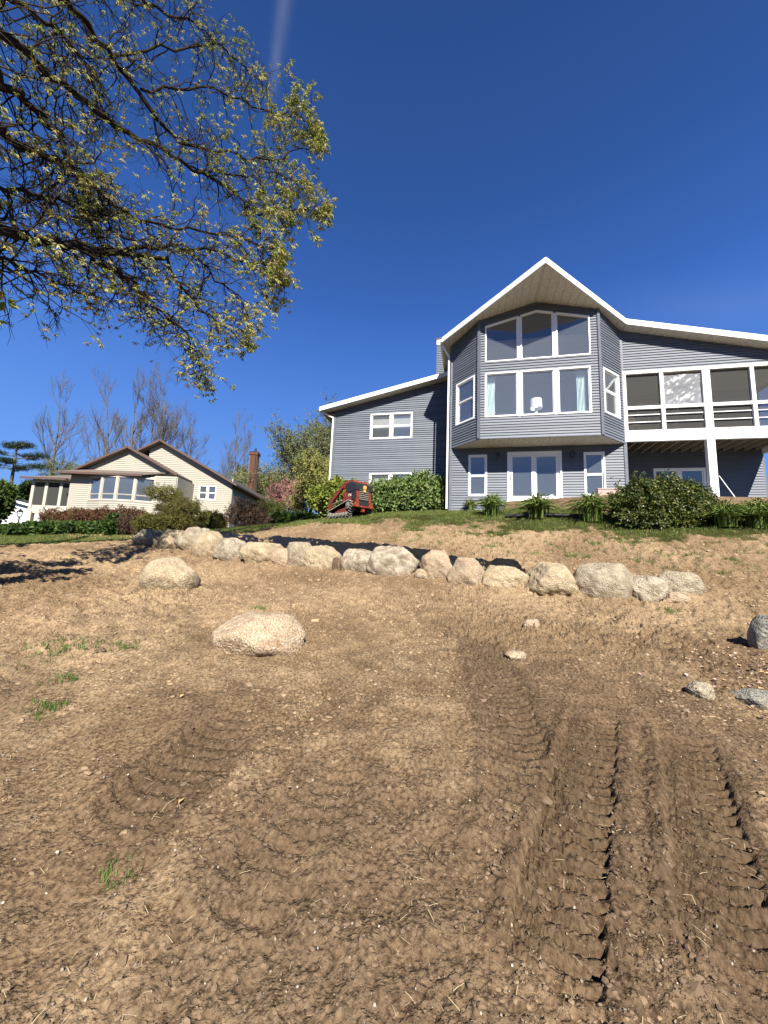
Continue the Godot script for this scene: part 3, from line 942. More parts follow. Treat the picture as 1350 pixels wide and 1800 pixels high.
func make_house_things() -> void:
	# what stands in and just in front of the house
	var b := MB.new()
	var lamp := thing("table_lamp", "white drum table lamp standing behind the middle bay window", "lamp", hp(0.02, 3.72, 0.62), HOUSE_TURN)
	b.tube(Vector3(0, 0, 0), Vector3(0, 0.05, 0), 0.13, 0.11, 20); b.tube(Vector3(0, 0.05, 0), Vector3(0, 0.62, 0), 0.075, 0.06, 16); part("base", b.mesh(), M.lamp_white, lamp)
	b = MB.new(); b.tube(Vector3(0, 0.6, 0), Vector3(0, 1.0, 0), 0.25, 0.23, 24, false); part("lamp_shade", b.mesh(), M.lamp_white, lamp)
	var tb := thing("side_table", "low table under the white lamp in the bay", "table", hp(0.0, 2.95, 0.6), HOUSE_TURN)
	b = MB.new(); b.box(Vector3(0, 0.74, 0), Vector3(0.9, 0.04, 0.45)); part("table_top", b.mesh(), M.room_wall, tb)
	for s in [[-0.4, -0.18], [0.4, -0.18], [-0.4, 0.18], [0.4, 0.18]]:
		b = MB.new(); b.box(Vector3(s[0], 0.36, s[1]), Vector3(0.05, 0.72, 0.05)); part("leg", b.mesh(), M.room_wall, tb)
	for s in [-1, 1]:
		var v := PackedVector3Array(); var idx := PackedInt32Array()
		for j in 9:
			for i in 29:
				var x := (i / 28.0 - 0.5) * (0.42 - 0.1 * (1.0 - absf(j / 8.0 - 0.45)))
				v.append(Vector3(x, j * 0.25, 0.035 * sin(i * 1.5) + 0.01 * sin(j * 1.3 + i)))
		for j in 8:
			for i in 28:
				var a := j * 29 + i
				idx.append_array([a, a + 1, a + 30, a, a + 30, a + 29])
		var cu := part("curtain", smooth_mesh(v, idx), M.curtain, self, Transform3D(HT.basis, hp(-1.84 if s < 0 else 1.7, 3.76, 0.93)))
		tag(cu, "pale mint curtain drawn to the bay window's end farther from the porch" if s < 0 else "pale mint curtain drawn to the bay window's end nearer the porch", "curtain", "curtains of the bay window")
	# patio slab, timber wall
	var slab := MB.new()
	slab.prism(PackedVector2Array([Vector2(-1.1, 0.02), Vector2(-1.1, 0.05), Vector2(2.62, 1.6), Vector2(9.6, 0.65), Vector2(9.6, -2.25), Vector2(W_, -2.25), Vector2(W_, 0.02)]), -0.36, 0.3, Transform3D(Basis(Vector3.RIGHT, Vector3(0, 0, 1), Vector3(0, -1, 0)), Vector3.ZERO))
	var ps := part("patio", slab.mesh(), M.concrete, self, HT)
	ps.set_meta("kind", "structure")
	var tw := thing("timber_wall", "low retaining wall of weathered brown timbers below the patio door", "retaining wall", H, HOUSE_TURN)
	var segs := [[Vector2(-1.2, 0.1), Vector2(2.7, 1.72)], [Vector2(2.7, 1.72), Vector2(9.7, 0.72)]]
	for si in 2:
		var a: Vector2 = segs[si][0]; var e: Vector2 = segs[si][1]
		var l := a.distance_to(e)
		for row in 4:
			var s := 0.0
			var first := 1.2 if row % 2 else 2.1
			while s < l - 0.02:
				var s1 := minf(s + (first if s == 0.0 else 2.4), l)
				var p0 := a.lerp(e, (s + 0.006) / l); var p1 := a.lerp(e, (s1 - 0.006) / l)
				b = MB.new()
				var yy := 0.34 - row * 0.165 + rng.randf_range(-0.006, 0.006)
				var o := rng.randf_range(-0.012, 0.012) + row * 0.008
				b.bar(Vector3(p0.x, yy, p0.y + o), Vector3(p1.x, yy, p1.y + o), 0.14, 0.152)
				part("timber", b.mesh(), M.timber, tw)
				s = s1
	# things on the patio
	var cn := thing("cushion_box", "dusty pink rectangular planter box under the window beside the patio door", "box", hp(2.62, 0.4, 0.75), HOUSE_TURN)
	b = MB.new(); b.box(Vector3(0, 0.19, 0), Vector3(0.86, 0.38, 0.36)); part("box_body", b.mesh(), M.pink_box, cn)
	b = MB.new(); b.box(Vector3(0, 0.395, 0), Vector3(0.9, 0.04, 0.4)); part("lid", b.mesh(), M.pink_box, cn)
	var cloth := part("folded_cloth", heap(0.42, 0.24, 0.2, 5), M.white_cloth, self, Transform3D(HT.basis, hp(0.62, 0.42, 0.28)))
	tag(cloth, "crumpled pale blue cloth lying outside the patio door", "cloth")
	var wb := part("white_bag", heap(0.2, 0.16, 0.16, 8), M.lamp_white, self, Transform3D(HT.basis, hp(1.98, 0.4, 0.5)))
	tag(wb, "small white bag on the patio beside the pink box", "bag")
	# white hoop and pole by the deck post, black pots
	var hoop := thing("landing_net", "white hoop with a thin pole leaning against the white deck post", "net", hp(6.95, 0.42, 0.05), HOUSE_TURN)
	b = MB.new()
	for k in 20:
		var t0 := TAU * k / 20; var t1 := TAU * (k + 1) / 20
		b.tube(Vector3(cos(t0) * 0.34, 0.06 + 0.05 * sin(t0), sin(t0) * 0.2), Vector3(cos(t1) * 0.34, 0.06 + 0.05 * sin(t1), sin(t1) * 0.2), 0.03, 0.03, 6, false)
	part("hoop", b.mesh(), M.white_trim, hoop)
	b = MB.new(); b.tube(Vector3(0.25, 0.1, 0.05), Vector3(-0.22, 1.05, -0.02), 0.018, 0.014, 6); part("pole", b.mesh(), M.white_trim, hoop)
	for q in [[8.62, 0.3], [9.0, 0.2]]:
		b = MB.new()
		b.tube(Vector3.ZERO, Vector3(0, 0.42 - q[1] * 0.3, 0), 0.11, 0.14, 14)
		var pot := thing("black_pot", "tall black plant pot on the patio edge" if q[0] < 8.8 else "short black plant pot behind the tall one", "pot", hp(q[0], 0.37, 0.55 - (0.3 if q[0] > 8.8 else 0.0)), HOUSE_TURN, "black pots on the patio")
		part("pot_body", b.mesh(), M.pipe_black, pot)
		b = MB.new(); b.tube(Vector3(0, 0.4 - q[1] * 0.3, 0), Vector3(0, 0.43 - q[1] * 0.3, 0), 0.155, 0.155, 14); part("rim", b.mesh(), M.pipe_black, pot)
	var ch := thing("porch_chair", "round-backed beige chair standing on the screened porch", "chair", hp(4.15, 3.4, -0.75), HOUSE_TURN + 15.0)
	b = MB.new(); b.tube(Vector3(0, 0.4, 0), Vector3(0, 0.52, 0), 0.3, 0.3, 18); part("seat", b.mesh(), M.beige_cloth, ch)
	b = MB.new(); b.tube(Vector3(0, 0.72, -0.28), Vector3(0, 0.72, -0.22), 0.33, 0.33, 20); part("backrest", b.mesh(), M.beige_cloth, ch)
	for s in [[-0.22, -0.2], [0.22, -0.2], [-0.2, 0.2], [0.2, 0.2]]:
		b = MB.new(); b.tube(Vector3(s[0], 0, s[1]), Vector3(s[0] * 0.9, 0.42, s[1] * 0.9), 0.02, 0.025, 6); part("leg", b.mesh(), M.joist, ch)
	# drain pipe lying on the turf
	var p0 := hit(888, 912); var p1 := hit(1022, 912)
	var pipe := thing("drain_pipe", "black corrugated drain pipe lying on the turf below the patio", "pipe", p0)
	b = MB.new()
	var dir := p1 - p0
	var cnt := 110
	for k in cnt:
		var q0 := Vector3(dir.x * k / cnt, 0, dir.z * k / cnt); var q1 := Vector3(dir.x * (k + 1) / cnt, 0, dir.z * (k + 1) / cnt)
		q0.y = ground_height(p0.x + q0.x, -p0.z - q0.z, false) - p0.y + 0.1
		q1.y = ground_height(p0.x + q1.x, -p0.z - q1.z, false) - p0.y + 0.1
		b.tube(q0, q1, 0.075 if k % 2 else 0.066, 0.075 if k % 2 else 0.066, 12, true)
	part("pipe_wall", b.mesh(), M.pipe_black, pipe)
	b = MB.new(); var e0 := dir.normalized()
	var q2 := Vector3(dir.x, ground_height(p1.x, -p1.z, false) - p0.y + 0.1, dir.z)
	b.tube(q2, q2 + e0 * 0.06, 0.085, 0.085, 12); part("end_cap", b.mesh(), M.cream_trim, pipe)

const W_ := 3.53

func heap(w: float, h: float, d: float, s: int) -> ArrayMesh:
	# a soft crumpled lump resting on y = 0
	var v := PackedVector3Array(); var idx := PackedInt32Array()
	var nx := 28; var ny := 12
	for j in ny + 1:
		var ph := PI * 0.5 * j / ny
		for i in nx:
			var a := TAU * i / nx
			var dirv := Vector3(cos(a) * cos(ph), sin(ph), sin(a) * cos(ph))
			var k := 1.0 + 0.45 * n_big.get_noise_3d(dirv.x * 1.6 + s * 7.0, dirv.y * 1.6, dirv.z * 1.6)
			v.append(Vector3(dirv.x * w * 0.5, dirv.y * h, dirv.z * d * 0.5) * k)
	for j in ny:
		for i in nx:
			var a := j * nx + i; var b := j * nx + (i + 1) % nx
			idx.append_array([a, b + nx, b, a, a + nx, b + nx])
	return smooth_mesh(v, idx)

# ---------------------------------------------------------------- the cream house beyond
func make_cream_house() -> void:
	var h := thing("cream_house", "cream clapboard ranch house with brown trim, bow window and brick base", "house", Vector3(0, 0, 0))
	var S: Material = M.cream
	var T: Material = M.cream_trim
	var t1 := Transform3D(Basis(), Vector3(0, 0, -30.0))
	var win := rect(-14.76, 4.6, -13.34, 5.75)
	clad_wall(h, "gable_wall", t1, PackedVector2Array([Vector2(-19.0, 3.32), Vector2(-12.15, 3.32), Vector2(-12.15, 5.95), Vector2(-18.0, 9.1), Vector2(-19.0, 8.56)]), [win], 0.15, S, T, false, 0.03)
	window(h, t1, rect(-14.76, 4.6, -14.05, 5.75), [5.18], 0.06); window(h, t1, rect(-14.05, 4.6, -13.34, 5.75), [5.18], 0.06)
	room(h, "bedroom", -18.0, -12.3, 3.3, 5.9, -33.0, -30.14, M.dark_room)
	var b := MB.new(); b.box(Vector3(-15.5, 2.6, -30.03), Vector3(6.7, 1.44, 0.16)); part("brick_base_core", b.mesh(), M.mortar, h)
	brick_face(h, "base_brick", Transform3D(Basis(), Vector3(-12.16, 2.1, -29.945)), -2.4, 0.0, 1.18, 0.1)
	# projecting gable with the bow window
	var fz := -27.5
	var t2 := Transform3D(Basis(), Vector3(0, 0, fz))
	clad_wall(h, "front_gable", Transform3D(Basis(), Vector3(0, 0, fz - 0.5)), PackedVector2Array([Vector2(-22.6, 6.05), Vector2(-15.4, 6.05), Vector2(-19.2, 7.95)]), [], 0.15, S, T, false, 0.03)
	clad_wall(h, "front_wall", t2, rect(-22.85, 3.0, -15.2, 5.85), [rect(-21.45, 3.8, -16.7, 5.7)], 0.15, S, T, false, 0.03)
	b = MB.new(); b.box(Vector3(-15.2, 4.4, -28.75), Vector3(0.1, 2.9, 2.4)); b.box(Vector3(-22.85, 4.4, -29.0), Vector3(0.1, 2.9, 3.0)); part("side_wall", b.mesh(), S, h)
	b = MB.new(); b.box(Vector3(-19.0, 2.5, -27.62), Vector3(7.6, 1.0, 0.2)); part("foundation", b.mesh(), M.mortar, h)
	room(h, "living_room", -22.7, -15.3, 3.1, 5.7, -31.5, -27.7, M.dark_room)
	# bow window: four facets bulging out
	var pts := []
	for k in 5:
		var a := lerpf(-1.0, 1.0, k / 4.0)
		pts.append(Vector2(-19.07 + a * 2.38, fz + 0.62 * (1.0 - a * a)))
	for k in 4:
		var p: Vector2 = pts[k]; var q: Vector2 = pts[k + 1]
		var wt := wall_t(p.x, p.y, q.x, q.y)
		var l := p.distance_to(q)
		window(h, wt, rect(0.0, 3.82, l, 5.62), [4.3], 0.09, "bow_window", 0.04, M.cream_trim)
		clad_wall(h, "bow_apron", wt, rect(0.0, 3.02, l, 3.8), [], 0.15, S, T, false, 0.03)
	b = MB.new()
	var poly := PackedVector2Array()
	for p in pts: poly.append(p)
	b.prism(poly, -5.72, -5.62, Transform3D(Basis(Vector3.RIGHT, Vector3(0, 0, 1), Vector3(0, -1, 0)), Vector3.ZERO))
	b.prism(poly, -3.02, -2.98, Transform3D(Basis(Vector3.RIGHT, Vector3(0, 0, 1), Vector3(0, -1, 0)), Vector3.ZERO))
	part("bow_head", b.mesh(), T, h)
	# roofs
	b = MB.new()
	lie(Vector3(-18.0, 9.12, -29.55), Vector3(-11.65, 5.75, -29.55), Vector3(-11.65, 5.75, -47.0), Vector3(-18.0, 9.12, -47.0), 0.1, b)
	lie(Vector3(-24.6, 5.6, -29.55), Vector3(-18.0, 9.12, -29.55), Vector3(-18.0, 9.12, -47.0), Vector3(-24.6, 5.6, -47.0), 0.1, b)
	lie(Vector3(-19.15, 7.9, -27.6), Vector3(-15.3, 5.95, -27.6), Vector3(-15.3, 5.95, -31.0), Vector3(-19.15, 7.9, -31.0), 0.1, b)
	lie(Vector3(-23.0, 5.95, -27.6), Vector3(-19.15, 7.9, -27.6), Vector3(-19.15, 7.9, -31.0), Vector3(-23.0, 5.95, -31.0), 0.1, b)
	# skirt roof in front of the gable, and the porch roof
	lie(Vector3(-23.5, 5.72, -26.85), Vector3(-17.4, 5.72, -26.85), Vector3(-16.0, 6.2, -28.0), Vector3(-22.4, 6.2, -28.0), 0.06, b)
	lie(Vector3(-26.9, 5.42, -27.9), Vector3(-22.9, 5.42, -27.9), Vector3(-22.9, 6.2, -30.3), Vector3(-25.0, 6.2, -30.3), 0.06, b)
	part("roof", b.mesh(), M.brown_shingle, h)
	b = MB.new()
	for e in [[Vector3(-18.0, 9.2, -29.5), Vector3(-11.6, 5.8, -29.5)], [Vector3(-18.0, 9.2, -29.5), Vector3(-20.2, 8.0, -29.5)], [Vector3(-19.15, 7.98, -27.55), Vector3(-15.25, 6.0, -27.55)], [Vector3(-19.15, 7.98, -27.55), Vector3(-23.0, 6.02, -27.55)],
		[Vector3(-23.55, 5.72, -26.82), Vector3(-17.35, 5.72, -26.82)], [Vector3(-26.95, 5.42, -27.86), Vector3(-23.4, 5.42, -27.86)], [Vector3(-11.62, 5.78, -29.5), Vector3(-11.62, 5.78, -47.0)]]:
		b.bar(e[0], e[1], 0.06, 0.15)
	part("brown_fascia", b.mesh(), M.brown_trim, h)
	b = MB.new()
	lie(Vector3(-23.5, 5.68, -26.85), Vector3(-17.4, 5.68, -26.85), Vector3(-17.4, 5.68, -27.5), Vector3(-23.5, 5.68, -27.5), 0.02, b)
	lie(Vector3(-12.1, 5.68, -29.9), Vector3(-11.62, 5.68, -29.9), Vector3(-11.62, 5.68, -47.0), Vector3(-12.1, 5.68, -47.0), 0.02, b)
	part("eave_soffit", b.mesh(), M.brown_trim, h)
	b = MB.new(); b.box(Vector3(-12.15, 4.3, -38.5), Vector3(0.1, 4.2, 17.0)); part("shaded_side_wall", b.mesh(), S, h)
	b = MB.new(); b.box(Vector3(-18.0, 4.3, -47.0), Vector3(12.0, 5.0, 0.1)); part("rear_wall", b.mesh(), S, h)
	# three-season porch on posts
	var t3 := Transform3D(Basis(), Vector3(0, 0, -28.4))
	b = MB.new(); b.box(Vector3(-24.7, 3.05, -28.4), Vector3(3.5, 0.38, 0.14)); b.box(Vector3(-24.7, 5.3, -28.4), Vector3(3.5, 0.2, 0.14)); b.box(Vector3(-24.6, 3.35, -28.43), Vector3(3.4, 0.24, 0.1)); part("porch_band", b.mesh(), T, h)
	var px := [-26.3, -25.3, -24.2, -23.2]
	for i in 4:
		b = MB.new(); b.box(Vector3(px[i], 4.3, -28.39), Vector3(0.22, 2.1, 0.16)); part("porch_post", b.mesh(), T, h)
		if i < 3:
			b = MB.new(); b.box(Vector3((px[i] + px[i + 1]) / 2, 4.35, -28.4), Vector3(px[i + 1] - px[i] - 0.22, 1.75, 0.01)); part("porch_screen", b.mesh(), M.screen, h)
	for xx in [-26.2, -23.4]:
		b = MB.new(); b.box(Vector3(xx, 2.2, -28.4), Vector3(0.3, 1.6, 0.3)); part("porch_leg", b.mesh(), T, h)
	room(h, "porch_room", -26.2, -23.1, 3.2, 5.3, -31.0, -28.5, M.dark_room)
	# brick chimney at the far slope
	var ch := holder("chimney", h, Transform3D(Basis(), Vector3(-14.1, 0, -40.0)))
	b = MB.new(); b.box(Vector3(0, 9.2, 0), Vector3(0.84, 4.6, 0.7)); part("chimney_core", b.mesh(), M.mortar, ch)
	b = MB.new(); b.box(Vector3(0, 11.3, 0), Vector3(1.0, 0.26, 0.86)); b.box(Vector3(0, 11.48, 0), Vector3(0.86, 0.1, 0.7)); part("chimney_cap", b.mesh(), M.brick, ch)
	b = MB.new(); b.tube(Vector3(0.05, 11.6, 0), Vector3(0.05, 11.95, 0), 0.12, 0.1, 10); part("flue", b.mesh(), M.dark_metal, ch)
	var bb := MB.new()
	var row := 0
	var yy := 7.0
	while yy < 11.1:
		var x := -0.43 + (0.11 if row % 2 else 0.0)
		while x < 0.36:
			bb.box(Vector3(minf(x + 0.105, 0.32), yy + 0.037, 0.355), Vector3(0.2, 0.065, 0.03))
			x += 0.215
		yy += 0.08; row += 1
	var bs := part("brickwork", bb.mesh(), M.brick, ch)
	bs.set_meta("kind", "stuff")

func brick_face(h: Node3D, called: String, t: Transform3D, x0: float, x1: float, hgt: float, _z: float) -> void:
	var bb := MB.new()
	var row := 0
	var y := 0.0
	while y < hgt - 0.05:
		var x := x0 + (0.11 if row % 2 else 0.0)
		while x < x1 - 0.05:
			bb.box(Vector3(minf(x + 0.1, x1 - 0.1), y + 0.035, 0), Vector3(0.2, 0.064, 0.03 + 0.006 * ((row * 7 + int(x * 31.0)) % 3)))
			x += 0.215
		y += 0.078; row += 1
	var o := part(called, bb.mesh(), M.brick, h, t)
	o.set_meta("kind", "stuff")

func make_garage() -> void:
	var g := thing("white_garage", "white low garage with a dark shingle roof behind the cream house", "garage", Vector3.ZERO)
	var t := Transform3D(Basis(), Vector3(0, 0, -45.0))
	clad_wall(g, "garage_wall", t, PackedVector2Array([Vector2(-51.0, 2.4), Vector2(-38.0, 2.4), Vector2(-38.0, 4.6), Vector2(-46.0, 6.4), Vector2(-51.0, 5.2)]), [rect(-39.9, 3.0, -38.6, 4.3)], 0.2, M.white_wall, M.white_wall, false, 0.012)
	window(g, t, rect(-39.9, 3.0, -38.6, 4.3), [3.7], 0.1)
	room(g, "garage_inside", -50.0, -38.1, 2.4, 4.4, -50.0, -45.14, M.dark_room)
	var b := MB.new()
	lie(Vector3(-46.0, 6.42, -44.6), Vector3(-37.4, 4.48, -44.6), Vector3(-37.4, 4.48, -55.0), Vector3(-46.0, 6.42, -55.0), 0.14, b)
	part("roof", b.mesh(), M.shingle, g)
	b = MB.new(); b.bar(Vector3(-46.0, 6.42, -44.56), Vector3(-37.4, 4.48, -44.56), 0.05, 0.24); part("fascia", b.mesh(), M.white_trim, g)
	b = MB.new(); b.box(Vector3(-38.0, 3.5, -50.0), Vector3(0.1, 2.2, 10.0)); part("side_wall", b.mesh(), M.white_wall, g)

func lamp_post(at_: Vector3, hgt: float, label: String, dark: bool) -> void:
	var l := thing("lamp_post", label, "lamp post", at_, 0.0, "lantern posts by the cream house")
	var m: Material = M.dark_metal if dark else M.cream_trim
	var b := MB.new(); b.tube(Vector3.ZERO, Vector3(0, hgt - 0.55, 0), 0.05, 0.04, 10); b.tube(Vector3.ZERO, Vector3(0, 0.15, 0), 0.1, 0.07, 10); part("post", b.mesh(), m, l)
	b = MB.new(); b.tube(Vector3(0, hgt - 0.5, 0), Vector3(0, hgt - 0.15, 0), 0.1, 0.17, 6); part("lantern_glass", b.mesh(), M.glass, l)
	b = MB.new(); b.tube(Vector3(0, hgt - 0.16, 0), Vector3(0, hgt + 0.05, 0), 0.21, 0.03, 6); b.tube(Vector3(0, hgt + 0.05, 0), Vector3(0, hgt + 0.13, 0), 0.03, 0.01, 6); b.tube(Vector3(0, hgt - 0.57, 0), Vector3(0, hgt - 0.5, 0), 0.06, 0.12, 6)
	for k in 6:
		var an := TAU * k / 6
		b.tube(Vector3(cos(an) * 0.1, hgt - 0.5, sin(an) * 0.1), Vector3(cos(an) * 0.175, hgt - 0.15, sin(an) * 0.175), 0.014, 0.014, 4)
	part("lantern_frame", b.mesh(), m, l)

# ---------------------------------------------------------------- stones
func rock_mesh(size: Vector3, s: int, col: Color, col2: Color, lumps := 0.07, res := 44, dirt := 0.35, facets := 13) -> ArrayMesh:
	# hull of random planes, softened, then weathered with noise; rests on y = 0 with its foot in the earth
	var r := RandomNumberGenerator.new()
	r.seed = s * 977 + 5
	var ns := []; var ds := []
	for i in facets:
		var nn := Vector3(r.randfn(), r.randfn() * 0.9, r.randfn()).normalized()
		ns.append(nn); ds.append(r.randf_range(0.78, 1.0))
	ns.append(Vector3.UP); ds.append(r.randf_range(0.84, 0.98))
	var v := PackedVector3Array(); var c := PackedColorArray(); var idx := PackedInt32Array()
	var rows := int(res * 0.6)
	var soil := Color(0.3, 0.21, 0.125)
	for j in rows + 1:
		var ph := PI * (float(j) / rows - 0.5)
		for i in res:
			var a := TAU * i / res
			var d := Vector3(cos(a) * cos(ph), sin(ph), sin(a) * cos(ph))
			var sum := 0.0
			for k in ns.size():
				var dp: float = d.dot(ns[k])
				if dp > 0.05: sum += pow(dp / ds[k], 26.0)
			var rad := 1.0 / maxf(0.92, pow(sum, 1.0 / 26.0))
			var q := d * 2.2 + Vector3(s * 3.7, s * 1.3, s * 2.1)
			rad += lumps * n_big.get_noise_3d(q.x * 1.5, q.y * 1.5, q.z * 1.5) + lumps * 0.55 * n_mid.get_noise_3d(q.x * 0.9, q.y * 0.9, q.z * 0.9) - lumps * 0.35 * absf(n_mid.get_noise_3d(q.x * 2.3, q.y * 2.3, q.z * 2.3))
			var p := d * rad
			v.append(Vector3(p.x * size.x * 0.5, (p.y + 0.62) / 1.62 * size.y, p.z * size.z * 0.5))
			var mixv := smoothstep(-0.35, 0.35, n_big.get_noise_3d(q.x * 1.1 + 40.0, q.y * 1.1, q.z * 1.1) + 0.6 * n_mid.get_noise_3d(q.x * 0.8, q.y * 0.8 + 20.0, q.z * 0.8))
			var k2 := col.lerp(col2, mixv)
			var spots := smoothstep(0.22, 0.4, n_small.get_noise_3d(q.x * 0.35, q.y * 0.35, q.z * 0.35))
			k2 = k2.lerp(Color(0.66, 0.63, 0.56), spots * 0.5)
			# soil still clinging in patches to the side that was buried
			var cling := smoothstep(0.0, 0.25, n_mid.get_noise_3d(q.x * 0.7 + 90.0, q.y * 0.7, q.z * 0.7) + dirt * (-0.25 - p.y) * 1.6)
			k2 = k2.lerp(soil, cling * 0.75)
			c.append(k2)
	for j in rows:
		for i in res:
			var a := j * res + i; var b := j * res + (i + 1) % res
			idx.append_array([a, b + res, b, a, a + res, b + res])
	return smooth_mesh(v, idx, c)

func stone(called: String, label: String, category: String, px: float, py: float, wpx: float, hpx: float, s: int, tone: int, turn := 0.0, group := "", deep := 0.85, facets := 13, lumps := 0.07) -> void:
	var tones := [[Color(0.6, 0.52, 0.37), Color(0.48, 0.4, 0.28)], [Color(0.54, 0.49, 0.39), Color(0.38, 0.33, 0.26)], [Color(0.4, 0.41, 0.38), Color(0.27, 0.28, 0.26)], [Color(0.5, 0.39, 0.29), Color(0.6, 0.5, 0.37)], [Color(0.6, 0.55, 0.46), Color(0.34, 0.29, 0.23)], [Color(0.15, 0.105, 0.075), Color(0.22, 0.16, 0.11)]]
	var p := hit(px, py)
	var D := -p.z
	var w := wpx * D / F * 1.07; var h := maxf(hpx * D / F - 0.55 * w * deep * maxf(0.0, -p.y / D), hpx * D / F * 0.5) * 1.0
	var size := Vector3(w, h * 1.18, w * deep)
	var fwd := p.normalized(); fwd.y = 0; fwd = fwd.normalized()
	var c := p + fwd * (w * deep * 0.42)
	c.y = base_height(p.x, D) - h * 0.17
	var o := part(called, rock_mesh(size, s, tones[tone][0], tones[tone][1], lumps, 64 if w * F / D > 40 else 32, 0.35, facets), M.rock, self, Transform3D(Basis(Vector3.UP, deg_to_rad(turn)), c))
	tag(o, label, category, group)

func make_stones() -> void:
	var g := "boulder row across the slope"
	var row := [
		[262, 959, 52, 30, 1, 1, "boulder in tree shade ending the stone row beside the lawn"],
		[304, 961, 46, 32, 2, 0, "rounded boulder in tree shade, second from the lawn end of the row"],
		[344, 966, 66, 42, 3, 1, "broad sloping boulder, third from the lawn end of the stone row"],
		[371, 977, 60, 47, 4, 0, "cream rounded boulder, fourth from the lawn end of the stone row"],
		[405, 985, 58, 41, 5, 4, "pale boulder with brown lower side, fifth from the lawn end of the row"],
		[462, 990, 74, 40, 6, 0, "long yellowish flat-topped boulder, sixth from the lawn end of the row"],
		[496, 993, 38, 30, 7, 3, "small brownish boulder tucked against a taller one, seventh along the row"],
		[525, 995, 48, 47, 8, 1, "upright tan boulder, eighth from the lawn end of the stone row"],
		[566, 1001, 68, 45, 9, 0, "smooth domed cream boulder, ninth from the lawn end of the row"],
		[630, 1005, 64, 44, 10, 4, "round whitish boulder, tenth from the lawn end of the stone row"],
		[690, 1011, 88, 54, 11, 4, "big pinkish cream boulder with a peaked top, eleventh along the row"],
		[766, 1018, 64, 54, 12, 3, "square upright tan boulder, twelfth from the lawn end of the row"],
		[822, 1029, 64, 53, 13, 3, "pointed pinkish tan boulder, thirteenth from the lawn end of the row"],
		[884, 1033, 84, 43, 14, 0, "egg-shaped lying cream boulder in front of the black fabric's raised end"],
		[972, 1045, 94, 60, 15, 0, "large rough cream boulder sloping down, next to the egg-shaped one"],
		[1060, 1049, 94, 66, 16, 1, "largest light grey-tan boulder near the fabric-free end of the row"],
		[1135, 1057, 70, 47, 17, 4, "cracked grey and white boulder beside the largest boulder"],
		[1194, 1046, 64, 44, 18, 1, "flat-topped grey boulder closing the stone row's bare end"],
	]
	var i := 0
	for r in row:
		stone("boulder", r[6], "boulder", r[0], r[1], r[2], r[3], r[4], r[5], float((i * 47) % 60 - 30), g, 0.85, 10 + i % 5, 0.06 + 0.012 * (i % 3))
		i += 1
	stone("boulder", "loose oval tan boulder lying alone on the bare slope", "boulder", 457, 1151, 144, 80, 44, 3, 8.0, "", 0.7, 13, 0.045)
	stone("boulder", "loose wedge-shaped cream boulder between the lawn and the stone row", "boulder", 299, 1038, 84, 62, 58, 0, 35.0, "", 0.85, 8, 0.05)
	stone("boulder", "grey green-tinged boulder casting a dark shadow near the dead leaves", "boulder", 1372, 1152, 74, 76, 32, 2, 0.0, "", 0.9, 9, 0.05)
	stone("stone", "small reddish stone wedged under the flat-topped grey boulder", "stone", 1186, 1060, 42, 20, 33, 3, 0.0)
	stone("stone", "small brown stone standing against the smooth domed boulder", "stone", 591, 1003, 22, 24, 34, 5, 0.0)
	stone("stone", "small tan stone between the peaked and the square boulder", "stone", 741, 1017, 28, 18, 35, 3, 0.0)
	stone("stone", "flat pale slab half sunk in the brown tracked earth", "stone", 907, 1160, 36, 16, 36, 3, 10.0, "", 0.7, 8)
	stone("stone", "tan stone half buried above the flat pale slab", "stone", 936, 1104, 34, 17, 37, 3, 30.0, "", 0.7, 8)
	stone("stone", "angular grey-brown stone at the edge of the tracked earth", "stone", 1231, 1226, 40, 28, 38, 1, 0.0)
	stone("stone", "long grey stone lying among the dead leaves", "stone", 1330, 1242, 64, 32, 39, 2, -20.0)
	stone("stone", "dark clod-like stone beside the small weed patch", "stone", 176, 1148, 16, 10, 40, 5, 0.0)

func make_fabric() -> void:
	# black weed-control cloth laid up the bank behind the stones
	var top := [[352, 930], [400, 937], [450, 946], [500, 946], [560, 950], [640, 957], [700, 965], [760, 973], [830, 985], [905, 993]]
	var low := [[345, 940], [392, 962], [440, 965], [500, 968], [560, 972], [640, 976], [700, 984], [760, 990], [830, 1000], [925, 1008]]
	var n := 150; var m := 22
	var v := PackedVector3Array(); var idx := PackedInt32Array()
	var A := []; var B := []
	for k in top.size():
		A.append(hit(low[k][0], low[k][1] + 16)); B.append(hit(top[k][0], top[k][1]))
	for i in n + 1:
		var f := float(i) / n * (A.size() - 1)
		var k := mini(int(f), A.size() - 2)
		var a: Vector3 = A[k].lerp(A[k + 1], f - k); var b: Vector3 = B[k].lerp(B[k + 1], f - k)
		for j in m + 1:
			var t := float(j) / m
			var p := a.lerp(b, t)
			var fold := 0.07 * n_big.get_noise_2d(i * 0.09, t * 0.7) + 0.06 * absf(n_big.get_noise_2d(i * 0.3 + t * 2.0 + 60.0, t * 0.8)) + 0.02 * n_mid.get_noise_2d(i * 0.06, t * 0.5)
			p.y = ground_height(p.x, -p.z) + 0.045 + fold + 0.1 * exp(-pow((t - 0.08) / 0.12, 2.0))
			if i > n - 12: p.y += (i - n + 12) * 0.012 * (1.0 - absf(t - 0.5))
			if i < 14: p.y += 0.04 * sin(i * 0.8 + t * 4.0)
			v.append(p)
	for i in n:
		for j in m:
			var a := i * (m + 1) + j
			idx.append_array([a, a + m + 1, a + m + 2, a, a + m + 2, a + 1])
	var o := part("landscape_fabric", smooth_mesh(v, idx), M.fabric_black, self)
	tag(o, "wrinkled black landscape fabric laid on the bank behind the boulders", "fabric")

